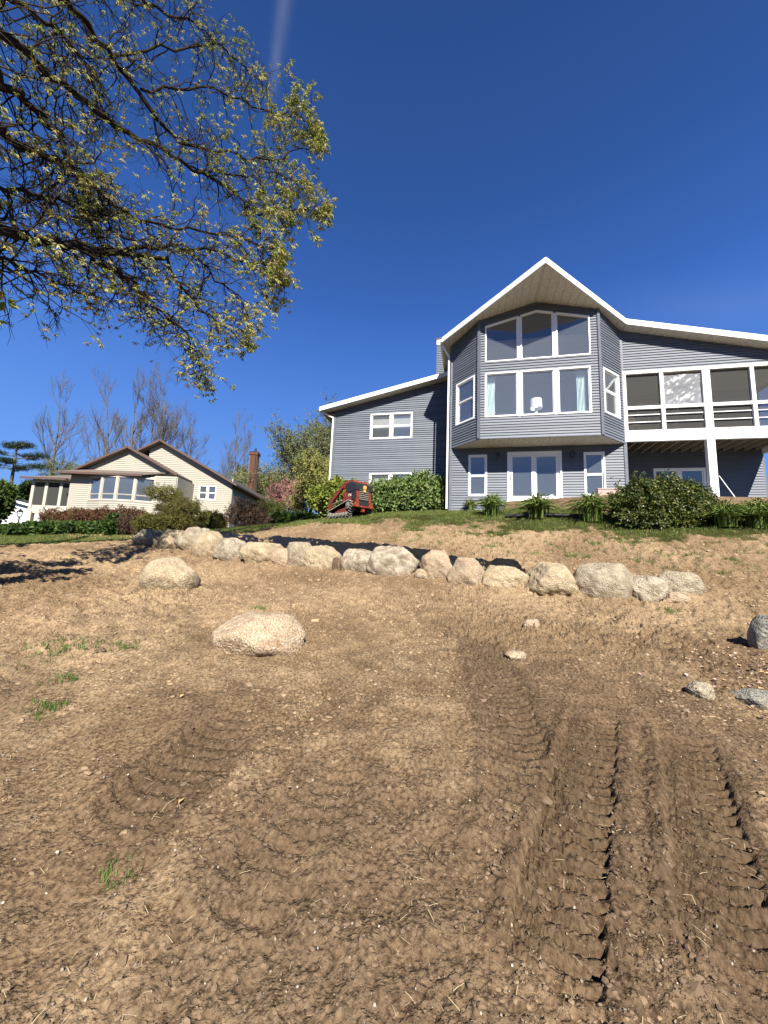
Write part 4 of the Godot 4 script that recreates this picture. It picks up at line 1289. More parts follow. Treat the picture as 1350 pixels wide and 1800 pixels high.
func crumb_mesh(s: int) -> ArrayMesh:
	# an angular crumb: a jittered icosahedron with flat faces
	var r := RandomNumberGenerator.new(); r.seed = s
	var p := []
	var g := (1.0 + sqrt(5.0)) / 2.0
	for q in [Vector3(-1, g, 0), Vector3(1, g, 0), Vector3(-1, -g, 0), Vector3(1, -g, 0), Vector3(0, -1, g), Vector3(0, 1, g), Vector3(0, -1, -g), Vector3(0, 1, -g), Vector3(g, 0, -1), Vector3(g, 0, 1), Vector3(-g, 0, -1), Vector3(-g, 0, 1)]:
		var v: Vector3 = q.normalized() * 0.5 * r.randf_range(0.6, 1.2)
		p.append(Vector3(v.x, v.y * 0.75 + 0.25, v.z))
	var b := MB.new()
	for f in [[0, 11, 5], [0, 5, 1], [0, 1, 7], [0, 7, 10], [0, 10, 11], [1, 5, 9], [5, 11, 4], [11, 10, 2], [10, 7, 6], [7, 1, 8], [3, 9, 4], [3, 4, 2], [3, 2, 6], [3, 6, 8], [3, 8, 9], [4, 9, 5], [2, 4, 11], [6, 2, 10], [8, 6, 7], [9, 8, 1]]:
		b.tri(p[f[0]], p[f[1]], p[f[2]])
	return b.mesh()

func make_loose_earth() -> void:
	# clods, grit and straw too many to count, lying on the earth
	var clod := []
	for k in 4: clod.append(crumb_mesh(70 + k))
	var where := [[], [], [], []]; var cols := [PackedColorArray(), PackedColorArray(), PackedColorArray(), PackedColorArray()]
	var dry := Color(0.4, 0.29, 0.18); var damp := Color(0.18, 0.124, 0.082)
	for i in 64000:
		var d := 0.9 * pow(15.0, rng.randf())
		var x := rng.randf_range(-1.12, 1.12) * (d + 0.4)
		var dens := smoothstep(-0.3, 0.45, n_patch.get_noise_2d(x * 0.9 + 70.0, d * 0.9) + 0.1 + 0.08 * absf(x))
		if rng.randf() > 0.12 + 0.88 * dens: continue
		if lawn(x, d) > 0.4 or (d < 3.2 and i % 5 < 2): continue
		var tr := track_at(x, d) if d < 7.0 else Vector2.ZERO
		var s := (0.007 + 0.028 * pow(rng.randf(), 3.2)) * (0.4 + 0.3 * d)
		if rng.randf() < 0.012: s *= 2.2
		var k := i % 4
		var y := ground_height(x, d) + tr.x - s * 0.36
		where[k].append(Transform3D(Basis.from_euler(Vector3(rng.randf() * 0.6, rng.randf() * TAU, rng.randf() * 0.6)).scaled(Vector3(s * rng.randf_range(0.8, 1.5), s * rng.randf_range(0.5, 1.0), s)), Vector3(x, y, -d)))
		var wetness := clampf((3.6 - d) * 0.2 + 0.9 * n_patch.get_noise_2d(x * 1.3 + 31.0, d * 0.8) + 0.35 + tr.y, 0.0, 1.0)
		cols[k].append(dry.lerp(damp, wetness) * rng.randf_range(0.8, 1.2))
	var root := holder("soil_clods", self)
	root.set_meta("kind", "stuff"); tag(root, "loose clods and crumbs of tan and brown earth", "soil")
	for k in 4: multi("clod", clod[k], M.clod, where[k], cols[k], root)
	var grit := holder("gravel", self)
	grit.set_meta("kind", "stuff"); tag(grit, "scattered pale pebbles and grit in the bare earth", "gravel")
	var pw := []; var pc := PackedColorArray()
	for i in 3000:
		var d := 0.95 * pow(12.0, rng.randf())
		var x := rng.randf_range(-1.1, 1.1) * (d + 0.3)
		if lawn(x, d) > 0.4: continue
		var s := (0.005 + 0.011 * pow(rng.randf(), 4.0)) * (0.8 + 0.16 * d)
		var tr := track_at(x, d) if d < 7.0 else Vector2.ZERO
		pw.append(Transform3D(Basis.from_euler(Vector3(rng.randf(), rng.randf() * TAU, rng.randf())).scaled(Vector3(s, s, s)), Vector3(x, ground_height(x, d) + tr.x - s * 0.1, -d)))
		var t := rng.randf()
		pc.append(Color(0.52, 0.46, 0.37) * rng.randf_range(0.6, 1.1) if t < 0.6 else Color(0.38, 0.3, 0.23) * rng.randf_range(0.7, 1.1))
	multi("pebble", clod[1], M.clod, pw, pc, grit)
	var st := MB.new()
	st.quad(Vector3(-0.5, 0, 0.02), Vector3(-0.1, 0.03, 0.02), Vector3(-0.1, 0.03, -0.02), Vector3(-0.5, 0, -0.02)); st.quad(Vector3(-0.1, 0.03, 0.02), Vector3(0.5, 0.0, 0.05), Vector3(0.5, 0.0, 0.01), Vector3(-0.1, 0.03, -0.02))
	var sw := []
	for i in 1500:
		var d := 1.0 * pow(11.0, rng.randf())
		var x := rng.randf_range(-1.1, 1.1) * (d + 0.3)
		var s := rng.randf_range(0.015, 0.05)
		sw.append(Transform3D(Basis.from_euler(Vector3(rng.randf_range(-0.2, 0.2), rng.randf() * TAU, rng.randf_range(-0.2, 0.3))).scaled(Vector3(s, s, s)), Vector3(x, ground_height(x, d) + 0.008, -d)))
	var straw := holder("straw_litter", self)
	straw.set_meta("kind", "stuff"); tag(straw, "dry straw and twig bits strewn on the bare earth", "litter")
	multi("straw", st.mesh(), M.straw, sw, PackedColorArray(), straw)
	# dead leaves near the grey boulder
	var lf := leaf_mesh(1.0, 0.75, 0.25)
	var lw := []; var lc := PackedColorArray()
	for i in 330:
		var c := hit(1322, 1150 + 90.0 * rng.randf())
		if i % 30 == 0: c = hit(rng.randf_range(0, 400), rng.randf_range(1120, 1450))
		var x := c.x + rng.randfn() * 0.28; var d := -c.z + rng.randfn() * 0.3
		var s := rng.randf_range(0.025, 0.055)
		lw.append(Transform3D(Basis.from_euler(Vector3(rng.randf_range(-0.5, 0.5), rng.randf() * TAU, rng.randf_range(-0.5, 0.5))).scaled(Vector3(s, s, s)), Vector3(x, ground_height(x, d) + 0.015, -d)))
		lc.append([Color(0.36, 0.25, 0.19), Color(0.28, 0.2, 0.17), Color(0.46, 0.31, 0.14), Color(0.4, 0.31, 0.25)][i % 4] * rng.randf_range(0.7, 1.2))
	var dl := holder("dead_leaves", self)
	dl.set_meta("kind", "stuff"); tag(dl, "brown dead leaves strewn round the grey boulder", "leaves")
	multi("fallen_leaf", lf, M.dead_leaf, lw, lc, dl)

# ---------------------------------------------------------------- the little tracked loader
func make_loader() -> void:
	var p := on_ground_px(612, 905, 17.0)
	var l := thing("track_loader", "small red stand-on track loader parked on the turf before the shrubs", "loader", p + Vector3(0.0, 0.0, -0.5), 40.0)
	l.scale = Vector3.ONE * 1.12
	for s in [-1, 1]:
		var tr := holder("track", l, Transform3D(Basis(), Vector3(s * 0.42, 0, 0)))
		# belt: rear sprocket high, front idler low
		var loop := []
		var wheels := [[Vector2(0.62, 0.48), 0.14], [Vector2(-0.72, 0.16), 0.13], [Vector2(0.5, 0.13), 0.1]]
		var hull := PackedVector2Array()
		for w in wheels:
			for k in 18: hull.append(w[0] + Vector2(cos(TAU * k / 18), sin(TAU * k / 18)) * (w[1] + 0.03))
		var belt := Geometry2D.convex_hull(hull)
		var b := MB.new()
		var tread := MB.new()
		var run := 0.0
		for i in belt.size() - 1:
			var a := belt[i]; var e := belt[i + 1]
			var ln := a.distance_to(e)
			var nrm := Vector2((e - a).y, -(e - a).x).normalized()
			var mid := (a + e) / 2
			var z := Vector3(0, (e - a).y, (e - a).x).normalized()
			var yv := Vector3(0, nrm.y, nrm.x)
			var bs := Basis(yv.cross(z), yv, z)
			b.box(Vector3(0, mid.y, mid.x), Vector3(0.24, 0.025, ln + 0.01), bs)
			var q := fmod(run, 0.1)
			var at0 := (0.1 - q) if q > 0.0 else 0.0
			while at0 < ln:
				var c := a.lerp(e, at0 / ln) + nrm * 0.02
				for k in [-1, 1]:
					tread.box(Vector3(k * 0.062, c.y, c.x), Vector3(0.125, 0.03, 0.04), bs * Basis(Vector3.UP, k * 0.45))
				at0 += 0.1
			run += ln
		part("belt", b.mesh(), M.rubber, tr)
		part("tread", tread.mesh(), M.machine_steel, tr)
		for w in [[0.62, 0.48, 0.14], [-0.72, 0.16, 0.13], [0.5, 0.13, 0.1], [0.26, 0.13, 0.1], [0.02, 0.13, 0.1], [-0.22, 0.13, 0.1], [-0.46, 0.13, 0.1]]:
			var wh := MB.new()
			wh.tube(Vector3(-0.11, w[1], w[0]), Vector3(0.11, w[1], w[0]), w[2], w[2], 18); wh.tube(Vector3(s * 0.11, w[1], w[0]), Vector3(s * 0.14, w[1], w[0]), w[2] * 0.45, w[2] * 0.35, 12)
			part("road_wheel", wh.mesh(), M.machine_steel, tr)
		b = MB.new()
		b.prism(PackedVector2Array([Vector2(-0.6, 0.16), Vector2(0.45, 0.16), Vector2(0.55, 0.42), Vector2(-0.1, 0.34)]), -0.06, 0.06, Transform3D(Basis(Vector3(0, 0, 1), Vector3.UP, Vector3(-1, 0, 0)), Vector3.ZERO))
		part("track_frame", b.mesh(), M.machine_red, tr)
	var side := Transform3D(Basis(Vector3(0, 0, 1), Vector3.UP, Vector3(-1, 0, 0)), Vector3.ZERO)
	var b2 := MB.new()
	b2.prism(PackedVector2Array([Vector2(-0.75, 0.25), Vector2(0.6, 0.25), Vector2(0.75, 0.5), Vector2(-0.6, 0.6)]), -0.29, 0.29, side)
	part("chassis", b2.mesh(), M.machine_black, l)
	b2 = MB.new()
	b2.prism(PackedVector2Array([Vector2(0.1, 0.6), Vector2(0.55, 0.42), Vector2(0.9, 0.66), Vector2(0.92, 1.2), Vector2(0.6, 1.28), Vector2(0.05, 1.02)]), -0.4, 0.4, side)
	part("engine_housing", b2.mesh(), M.machine_red, l)
	b2 = MB.new()
	b2.prism(PackedVector2Array([Vector2(0.3, 1.13), Vector2(0.55, 1.0), Vector2(0.95, 1.08), Vector2(0.95, 1.3), Vector2(0.68, 1.42), Vector2(0.3, 1.36)]), -0.43, 0.43, side)
	part("black_cowl", b2.mesh(), M.machine_black, l)
	b2 = MB.new()
	b2.prism(PackedVector2Array([Vector2(0.1, 1.2), Vector2(0.72, 1.42), Vector2(0.66, 1.5), Vector2(0.25, 1.52), Vector2(-0.1, 1.25)]), -0.36, 0.36, side)
	part("hood", b2.mesh(), M.machine_red, l)
	for s in [-1, 1]:
		b2 = MB.new()
		b2.prism(PackedVector2Array([Vector2(0.2, 1.2), Vector2(0.28, 1.42), Vector2(-0.75, 0.75), Vector2(-0.85, 0.35), Vector2(-0.7, 0.35), Vector2(-0.6, 0.66)]), -0.05, 0.05, side.translated(Vector3(s * 0.47, 0, 0)))
		part("loader_arm", b2.mesh(), M.machine_red, l)
		b2 = MB.new(); b2.tube(Vector3(s * 0.47, 0.72, 0.1), Vector3(s * 0.47, 0.62, -0.55), 0.035, 0.03, 8); part("hydraulic_ram", b2.mesh(), M.machine_steel, l)
		b2 = MB.new(); b2.box(Vector3(s * 0.3, 0.72, 0.92), Vector3(0.1, 0.5, 0.06)); part("grille_surround", b2.mesh(), M.machine_red, l)
		b2 = MB.new(); b2.box(Vector3(s * 0.39, 0.95, 0.8), Vector3(0.06, 0.5, 0.24)); part("corner_panel", b2.mesh(), M.machine_black, l)
	b2 = MB.new(); b2.box(Vector3(0, 0.82, 0.89), Vector3(0.5, 0.62, 0.05)); part("grille_back", b2.mesh(), M.machine_black, l)
	for k in 6:
		b2 = MB.new(); b2.box(Vector3(0, 0.72 + k * 0.075, 0.935), Vector3(0.46, 0.03, 0.03), Basis(Vector3.RIGHT, -0.5)); part("grille_slat", b2.mesh(), M.machine_steel, l)
	b2 = MB.new(); b2.box(Vector3(0, 0.55, 0.94), Vector3(0.46, 0.2, 0.06)); part("step_pad", b2.mesh(), M.machine_black, l)
	b2 = MB.new()
	b2.prism(PackedVector2Array([Vector2(-0.52, 0.4), Vector2(0.52, 0.4), Vector2(0.36, 0.62), Vector2(0.25, 0.62), Vector2(0.25, 0.46), Vector2(-0.25, 0.46), Vector2(-0.25, 0.62), Vector2(-0.36, 0.62)]), 0.86, 1.0)
	part("rear_bumper", b2.mesh(), M.machine_red, l)
	b2 = MB.new(); b2.box(Vector3(0, 1.2, 0.98), Vector3(0.11, 0.13, 0.06)); b2.box(Vector3(0, 1.06, 0.98), Vector3(0.09, 0.1, 0.04)); part("beacon", b2.mesh(), M.beacon, l)
	b2 = MB.new(); b2.box(Vector3(0, 0.3, 0.9), Vector3(0.14, 0.14, 0.1)); part("tow_hook", b2.mesh(), M.machine_red, l)
	var tm := TextMesh.new()
	tm.text = "750"; tm.font_size = 24; tm.pixel_size = 0.006; tm.depth = 0.006
	var sf := SystemFont.new(); sf.font_names = PackedStringArray(["Droid Sans"]); tm.font = sf
	part("number_mark", tm, M.decal, l, Transform3D(Basis(Vector3.UP, -PI / 2), Vector3(-0.406, 0.9, 0.55)))

# ---------------------------------------------------------------- plants
func leaf_mesh(l: float, w: float, cup: float) -> ArrayMesh:
	var b := MB.new()
	var p0 := Vector3(0, 0, 0); var p1 := Vector3(l * 0.5, cup * l * 0.4, w * 0.5); var p2 := Vector3(l, -cup * l * 0.25, 0); var p3 := Vector3(l * 0.5, cup * l * 0.4, -w * 0.5); var mid := Vector3(l * 0.5, cup * l * 0.12, 0)
	b.tri(p0, p1, mid); b.tri(p1, p2, mid); b.tri(p2, p3, mid); b.tri(p3, p0, mid)
	return b.mesh()

func spray_mesh(count: int, l: float, w: float, s: int, droop := 0.0) -> ArrayMesh:
	# a few leaves round one twig end
	var b := MB.new()
	var r := RandomNumberGenerator.new(); r.seed = s
	for k in count:
		var a := TAU * k / count + r.randf() * 0.8
		var el := r.randf_range(-0.5, 0.9) - droop
		var d := Vector3(cos(a) * cos(el), sin(el), sin(a) * cos(el))
		var side := d.cross(Vector3(r.randfn(), r.randfn(), r.randfn())).normalized()
		var n := d.cross(side)
		var ll := l * r.randf_range(0.7, 1.25); var o := d * l * 0.12
		var p0 := o; var p1 := o + d * ll * 0.5 + side * w * 0.5 + n * ll * 0.1; var p2 := o + d * ll - n * ll * 0.08; var p3 := o + d * ll * 0.5 - side * w * 0.5 + n * ll * 0.1
		b.tri(p0, p1, p2); b.tri(p0, p2, p3)
	return b.mesh()

func turned(s: float) -> Basis:
	return Basis.from_euler(Vector3(rng.randf() * TAU, rng.randf() * TAU, rng.randf() * TAU)).scaled(Vector3(s, s, s))

# shrub: lobes are [offset, radii]; leaves sit mostly near the surface of the lobes
func shrub(called: String, label: String, at_: Vector3, lobes: Array, count: int, spray: Mesh, size: float, colors: Array, mat_: Material, group := "", stems := true, category := "shrub", ragged := 0.25) -> Node3D:
	var o := thing(called, label, category, at_, 0.0, group)
	var where := []; var cols := PackedColorArray()
	var total := 0.0
	for l in lobes: total += pow(l[1].x * l[1].y * l[1].z, 0.66)
	for l in lobes:
		var c := int(count * pow(l[1].x * l[1].y * l[1].z, 0.66) / total)
		for i in c:
			var d := Vector3(rng.randfn(), rng.randfn(), rng.randfn()).normalized()
			var lump := 1.0 + ragged * 1.6 * n_big.get_noise_3d(d.x * 1.7 + at_.x * 3.0, d.y * 1.7, d.z * 1.7 + at_.z) + ragged * n_mid.get_noise_3d(d.x * 1.2 + at_.x * 3.0, d.y * 1.2, d.z * 1.2)
			var rad := lump * pow(rng.randf(), 0.28)
			if rng.randf() < 0.05: rad *= 1.1 + 0.15 * rng.randf()
			var p: Vector3 = l[0] + Vector3(d.x * l[1].x, d.y * l[1].y, d.z * l[1].z) * rad
			if p.y < 0.02: continue
			where.append(Transform3D(turned(size * rng.randf_range(0.7, 1.3)), p))
			var k: Color = colors[rng.randi() % colors.size()]
			cols.append(k * rng.randf_range(0.75, 1.25))
	if stems:
		var b := MB.new()
		for l in lobes:
			for k in 5:
				var e: Vector3 = l[0] + Vector3(rng.randfn() * l[1].x * 0.4, rng.randf_range(-0.2, 0.5) * l[1].y, rng.randfn() * l[1].z * 0.4)
				b.tube(Vector3(l[0].x * 0.6 + rng.randfn() * 0.06, -0.05, l[0].z * 0.6 + rng.randfn() * 0.06), e, 0.022, 0.008, 5, false)
		part("stems", b.mesh(), M.bark, o)
	multi("foliage", spray, mat_, where, cols, o)
	return o

func daylily(label: String, px: float, py: float, rad: float, hgt: float, n: int, group: String) -> void:
	var p := hit(px, py)
	p.y = ground_height(p.x, -p.z) - 0.02
	rad *= 1.15; hgt *= 1.1; n = int(n * 1.3)
	var o := thing("daylily_clump", label, "plant", p, 0.0, group)
	var b := MB.new()
	for i in n:
		var a := rng.randf() * TAU
		var lean := pow(rng.randf(), 0.7)
		var r1 := rad * (0.25 + 0.95 * lean); var h := hgt * rng.randf_range(0.65, 1.05) * (1.15 - 0.4 * lean)
		var root := Vector3(rng.randfn(), 0, rng.randfn()) * rad * 0.13
		var dir := Vector3(cos(a), 0, sin(a)); var side := Vector3(-sin(a), 0, cos(a)).rotated(dir, rng.randfn() * 0.5)
		var w := rng.randf_range(0.018, 0.03)
		b.tint = Color(0.1, 0.17, 0.035).lerp(Color(0.24, 0.32, 0.08), rng.randf()) * rng.randf_range(0.7, 1.2)
		if rng.randf() < 0.06: b.tint = Color(0.34, 0.29, 0.13)
		var prev := root
		for k in range(1, 6):
			var t := k / 5.0
			var q := root + dir * r1 * t * t * (0.6 + 0.4 * t) + Vector3(0, h * (sin(t * PI * 0.62 + 0.02) * 1.05 - 0.35 * lean * t * t * t), 0)
			var w0 := w * (1.0 - 0.75 * pow((k - 1) / 5.0, 2.0)); var w1 := w * (1.0 - 0.75 * t * t) if k < 5 else 0.001
			b.quad(prev - side * w0, prev + side * w0, q + side * w1, q - side * w1)
			prev = q
	part("leaf_blades", b.mesh(true), M.blade, o).set_meta("kind", "stuff")

func grass_tuft_mesh(n: int, s: int) -> ArrayMesh:
	var b := MB.new()
	var r := RandomNumberGenerator.new(); r.seed = s
	for i in n:
		var a := r.randf() * TAU
		var dir := Vector3(cos(a), 0, sin(a)); var side := Vector3(-sin(a), 0, cos(a))
		var o := Vector3(r.randfn(), 0, r.randfn()) * 0.28
		var h := r.randf_range(0.55, 1.0); var lean := r.randf_range(0.1, 0.55)
		var w := 0.045
		var m := o + dir * lean * 0.35 + Vector3(0, h * 0.6, 0); var tip := o + dir * lean + Vector3(0, h, 0)
		b.quad(o - side * w, o + side * w, m + side * w * 0.7, m - side * w * 0.7)
		b.tri(m - side * w * 0.7, m + side * w * 0.7, tip)
	return b.mesh()

func make_grass() -> void:
	var kinds := []; var where := [[], [], []]; var cols := [PackedColorArray(), PackedColorArray(), PackedColorArray()]
	for k in 3: kinds.append(grass_tuft_mesh(9, 200 + k))
	for i in 105000:
		var x := rng.randf_range(-24.0, 17.0)
		var d := lawn_edge(x) + rng.randf_range(-3.2, 6.5 if x > -9.0 else 11.0)
		if absf(x) > d + 1.5: continue
		var loc := HT.affine_inverse() * Vector3(x, 0, -d)
		if loc.z < -2.2 and loc.x > -10.0: continue
		if loc.z < 0.1 and absf(loc.x) < 3.6: continue
		if loc.x > -1.2 and loc.x < 9.8 and loc.z < lerpf(0.1, 1.7, clampf((loc.x + 1.2) / 3.9, 0.0, 1.0)): continue
		var g := lawn(x, d)
		var bare := smoothstep(-0.05, 0.15, n_patch.get_noise_2d(x * 1.1 + 15.0, d * 1.6)) * (1.0 - smoothstep(1.2, 3.2, d - lawn_edge(x)))
		var stray := smoothstep(0.2, 0.4, n_patch.get_noise_2d(x * 2.6 + 200.0, d * 3.4)) * 0.55 if x > 0.0 else 0.0
		if rng.randf() > maxf(g * (1.0 - bare * 0.9), stray): continue
		var s := rng.randf_range(0.05, 0.11) * (0.8 + 0.02 * d)
		var k := i % 3
		where[k].append(Transform3D(Basis(Vector3.UP, rng.randf() * TAU).scaled(Vector3(s, s * rng.randf_range(0.7, 1.3), s)), on_ground(x, d) - Vector3(0, 0.01, 0)))
		var c := Color(0.12, 0.17, 0.035).lerp(Color(0.2, 0.24, 0.06), rng.randf())
		if rng.randf() < 0.12: c = Color(0.33, 0.29, 0.13)
		cols[k].append(c * rng.randf_range(0.75, 1.15))
	var o := holder("grass", self)
	o.set_meta("kind", "stuff"); tag(o, "short patchy green turf between the bare bank and the houses", "grass")
	for k in 3: multi("tuft", kinds[k], M.blade, where[k], cols[k], o)
	# weed tufts standing alone on the bare earth: [px, py, spread, blades, text]
	var spots := [[112, 1142, 0.3, 26, "wide green weed patch on the bare slope below the lawn shade"], [213, 1142, 0.13, 9, "thin weed tuft beside the wide green weed patch"], [104, 1200, 0.1, 8, "single weed tuft below the wide green weed patch"], [66, 1250, 0.09, 6, "sparse weed tuft lower down than the wide weed patch"], [108, 1242, 0.1, 6, "sparse weed tuft straight below the single weed tuft"],
		[206, 1536, 0.07, 5, "tiny weed tuft alone in the brown churned earth"], [1006, 977, 0.2, 13, "green grass clump behind the largest boulder"], [1096, 950, 0.55, 44, "broad grass patch on the bank below the big evergreen bush"], [1176, 1076, 0.12, 9, "low weed tuft below the small reddish stone"],
		[1212, 976, 0.2, 14, "grass tuft on the bank above the flat-topped grey boulder"], [1130, 988, 0.2, 12, "grass tuft just behind the cracked grey boulder"], [855, 962, 0.2, 12, "grass tuft on the bank above the pointed pinkish boulder"], [1170, 978, 0.15, 8, "thin grass tuft between cracked boulder and broad grass patch"], [1290, 985, 0.2, 10, ""], [485, 980, 0.14, 7, "small grass tuft squeezed behind the long yellowish boulder"], [1050, 958, 0.18, 9, "small grass tuft uphill of the largest boulder"], [780, 915, 0.4, 26, "ragged turf patch on the bank below the downpipe"], [1270, 1010, 0.14, 6, ""], [455, 1075, 0.08, 4, "tiny weed tuft just above the loose oval boulder"]]
	for sp in spots:
		var c := hit(sp[0], sp[1])
		c.y = ground_height(c.x, -c.z)
		var t := thing("grass_tuft", sp[4] if sp[4] else "small grass tuft on the bank beyond the bare end of the stone row", "grass tuft", c, 0.0, "grass tufts on the bare earth")
		var w := []; var cl := PackedColorArray()
		for i in int(sp[3]) * 2:
			var x: float = rng.randfn() * sp[2] * 0.6; var z: float = rng.randfn() * sp[2] * 0.45
			var s := rng.randf_range(0.04, 0.1) * minf(1.0, 0.35 + 0.1 * -c.z)
			w.append(Transform3D(Basis(Vector3.UP, rng.randf() * TAU).scaled(Vector3(s, s, s)), Vector3(x, ground_height(c.x + x, -c.z - z) - c.y, z)))
			cl.append(Color(0.1, 0.17, 0.035) * rng.randf_range(0.8, 1.4))
		multi("blades", kinds[0], M.blade, w, cl, t)

# ---------------------------------------------------------------- trees
func limb(b: MB, pts: PackedVector3Array, r0: float, r1: float, sides: int) -> void:
	# a smooth bent tube
	var n := pts.size()
	var frames := []
	var x := (pts[1] - pts[0]).cross(Vector3(0.3, 0.2, 0.93)).normalized()
	for i in n:
		var z := (pts[mini(i + 1, n - 1)] - pts[maxi(i - 1, 0)]).normalized()
		x = (x - z * x.dot(z)).normalized()
		frames.append([x, z.cross(x), lerpf(r0, r1, float(i) / (n - 1))])
	for i in n - 1:
		var f: Array = frames[i]; var g: Array = frames[i + 1]
		for k in sides:
			var t0 := TAU * k / sides; var t1 := TAU * (k + 1) / sides
			var d0: Vector3 = f[0] * cos(t0) + f[1] * sin(t0); var d1: Vector3 = f[0] * cos(t1) + f[1] * sin(t1)
			var e0: Vector3 = g[0] * cos(t0) + g[1] * sin(t0); var e1: Vector3 = g[0] * cos(t1) + g[1] * sin(t1)
			var p0: Vector3 = pts[i] + d0 * f[2]; var p1: Vector3 = pts[i] + d1 * f[2]; var q0: Vector3 = pts[i + 1] + e0 * g[2]; var q1: Vector3 = pts[i + 1] + e1 * g[2]
			b.v.append_array(PackedVector3Array([p0, q1, p1, p0, q0, q1])); b.n.append_array(PackedVector3Array([d0, e1, d1, d0, e0, e1]))
			for c in 6: b.c.append(b.tint)

func grow(b: MB, tips: Array, p: Vector3, dir: Vector3, length: float, r: float, level: int, o: Dictionary) -> void:
	var n := 4 if level > 0 else 2
	var pts := PackedVector3Array([p])
	var d := dir
	var q := p
	for i in n:
		d = (d + Vector3(rng.randfn(), rng.randfn(), rng.randfn()) * o.wiggle + Vector3(0, o.lift, 0)).normalized()
		q += d * length / n
		pts.append(q)
	var r1: float = r * (0.62 if level > 0 else 0.4)
	limb(b, pts, r, r1, 7 if r > 0.08 else 4 if r > 0.02 else 3)
	if level == 0:
		tips.append([q, d]); tips.append([pts[1], d])
		return
	if level <= o.leaf_from: tips.append([q, d])
	var kids: int = o.kids + (1 if rng.randf() < 0.5 else 0)
	for k in kids:
		var t := 0.35 + 0.65 * (k + rng.randf() * 0.6) / kids if level < o.top else 0.45 + 0.55 * (k + 0.5) / kids
		t = minf(t, 1.0)
		var f := t * n
		var i := mini(int(f), n - 1)
		var start := pts[i].lerp(pts[i + 1], f - i)
		var axis := d.cross(Vector3(rng.randfn(), rng.randfn(), rng.randfn())).normalized()
		var nd := d.rotated(axis, rng.randf_range(o.spread * 0.6, o.spread * 1.3))
		grow(b, tips, start, nd, length * o.shrink * rng.randf_range(0.75, 1.15), maxf(lerpf(r, r1, t) * 0.62, o.thin), level - 1, o)
	grow(b, tips, q, d, length * o.shrink, maxf(r1 * 0.9, o.thin), level - 1, o)

func tree(called: String, label: String, at_: Vector3, hgt: float, r: float, levels: int, o: Dictionary, bark: Material, spray: Mesh, size: float, per_tip: int, colors: Array, group := "", lean := Vector3.UP) -> void:
	var t := thing(called, label, "tree", at_, 0.0, group)
	var b := MB.new(); var tips := []
	o.top = levels - 1
	var trunk_h: float = hgt * o.trunk
	var pts := PackedVector3Array()
	var p := Vector3(0, -0.3, 0)
	for i in 6:
		pts.append(p)
		p += (lean + Vector3(rng.randfn(), 0, rng.randfn()) * 0.06).normalized() * trunk_h / 5.0
	limb(b, pts, r, r * (0.3 if o.has("leader") else 0.72), 9)
	part("trunk", b.mesh(), bark, t)
	b = MB.new()
	for k in o.forks:
		var a: float = TAU * (k + rng.randf() * 0.5) / o.forks
		var s: float = o.open * rng.randf_range(0.6, 1.3)
		var start := pts[5 - (k % 3 if o.forks > 2 else 0)]
		var share := 1.0
		if o.has("leader"):
			a = k * 2.4 + rng.randf()
			var f: float = lerpf(1.7, 4.8, (k + rng.randf() * 0.7) / o.forks)
			start = pts[int(f)].lerp(pts[int(f) + 1], f - int(f))
			share = lerpf(1.15, 0.6, (f - 1.7) / 3.1)
		grow(b, tips, start, (lean + Vector3(cos(a), 0, sin(a)) * s).normalized(), hgt * o.reach * share * rng.randf_range(0.8, 1.1), r * (0.3 if o.has("leader") else 0.55), levels - (2 if o.has("leader") and k % 2 == 0 else 1), o)
	grow(b, tips, pts[5], lean, hgt * o.reach, r * (0.28 if o.has("leader") else 0.66), levels - 1, o)
	part("branches", b.mesh(), bark, t)
	if per_tip > 0:
		var w := []; var cols := PackedColorArray()
		for tp in tips:
			for k in per_tip:
				w.append(Transform3D(turned(size * rng.randf_range(0.7, 1.35)), tp[0] + Vector3(rng.randfn(), rng.randfn(), rng.randfn()) * o.scatter))
				cols.append(colors[rng.randi() % colors.size()] * rng.randf_range(0.7, 1.25))
		multi("crown", spray, M.leaf, w, cols, t)

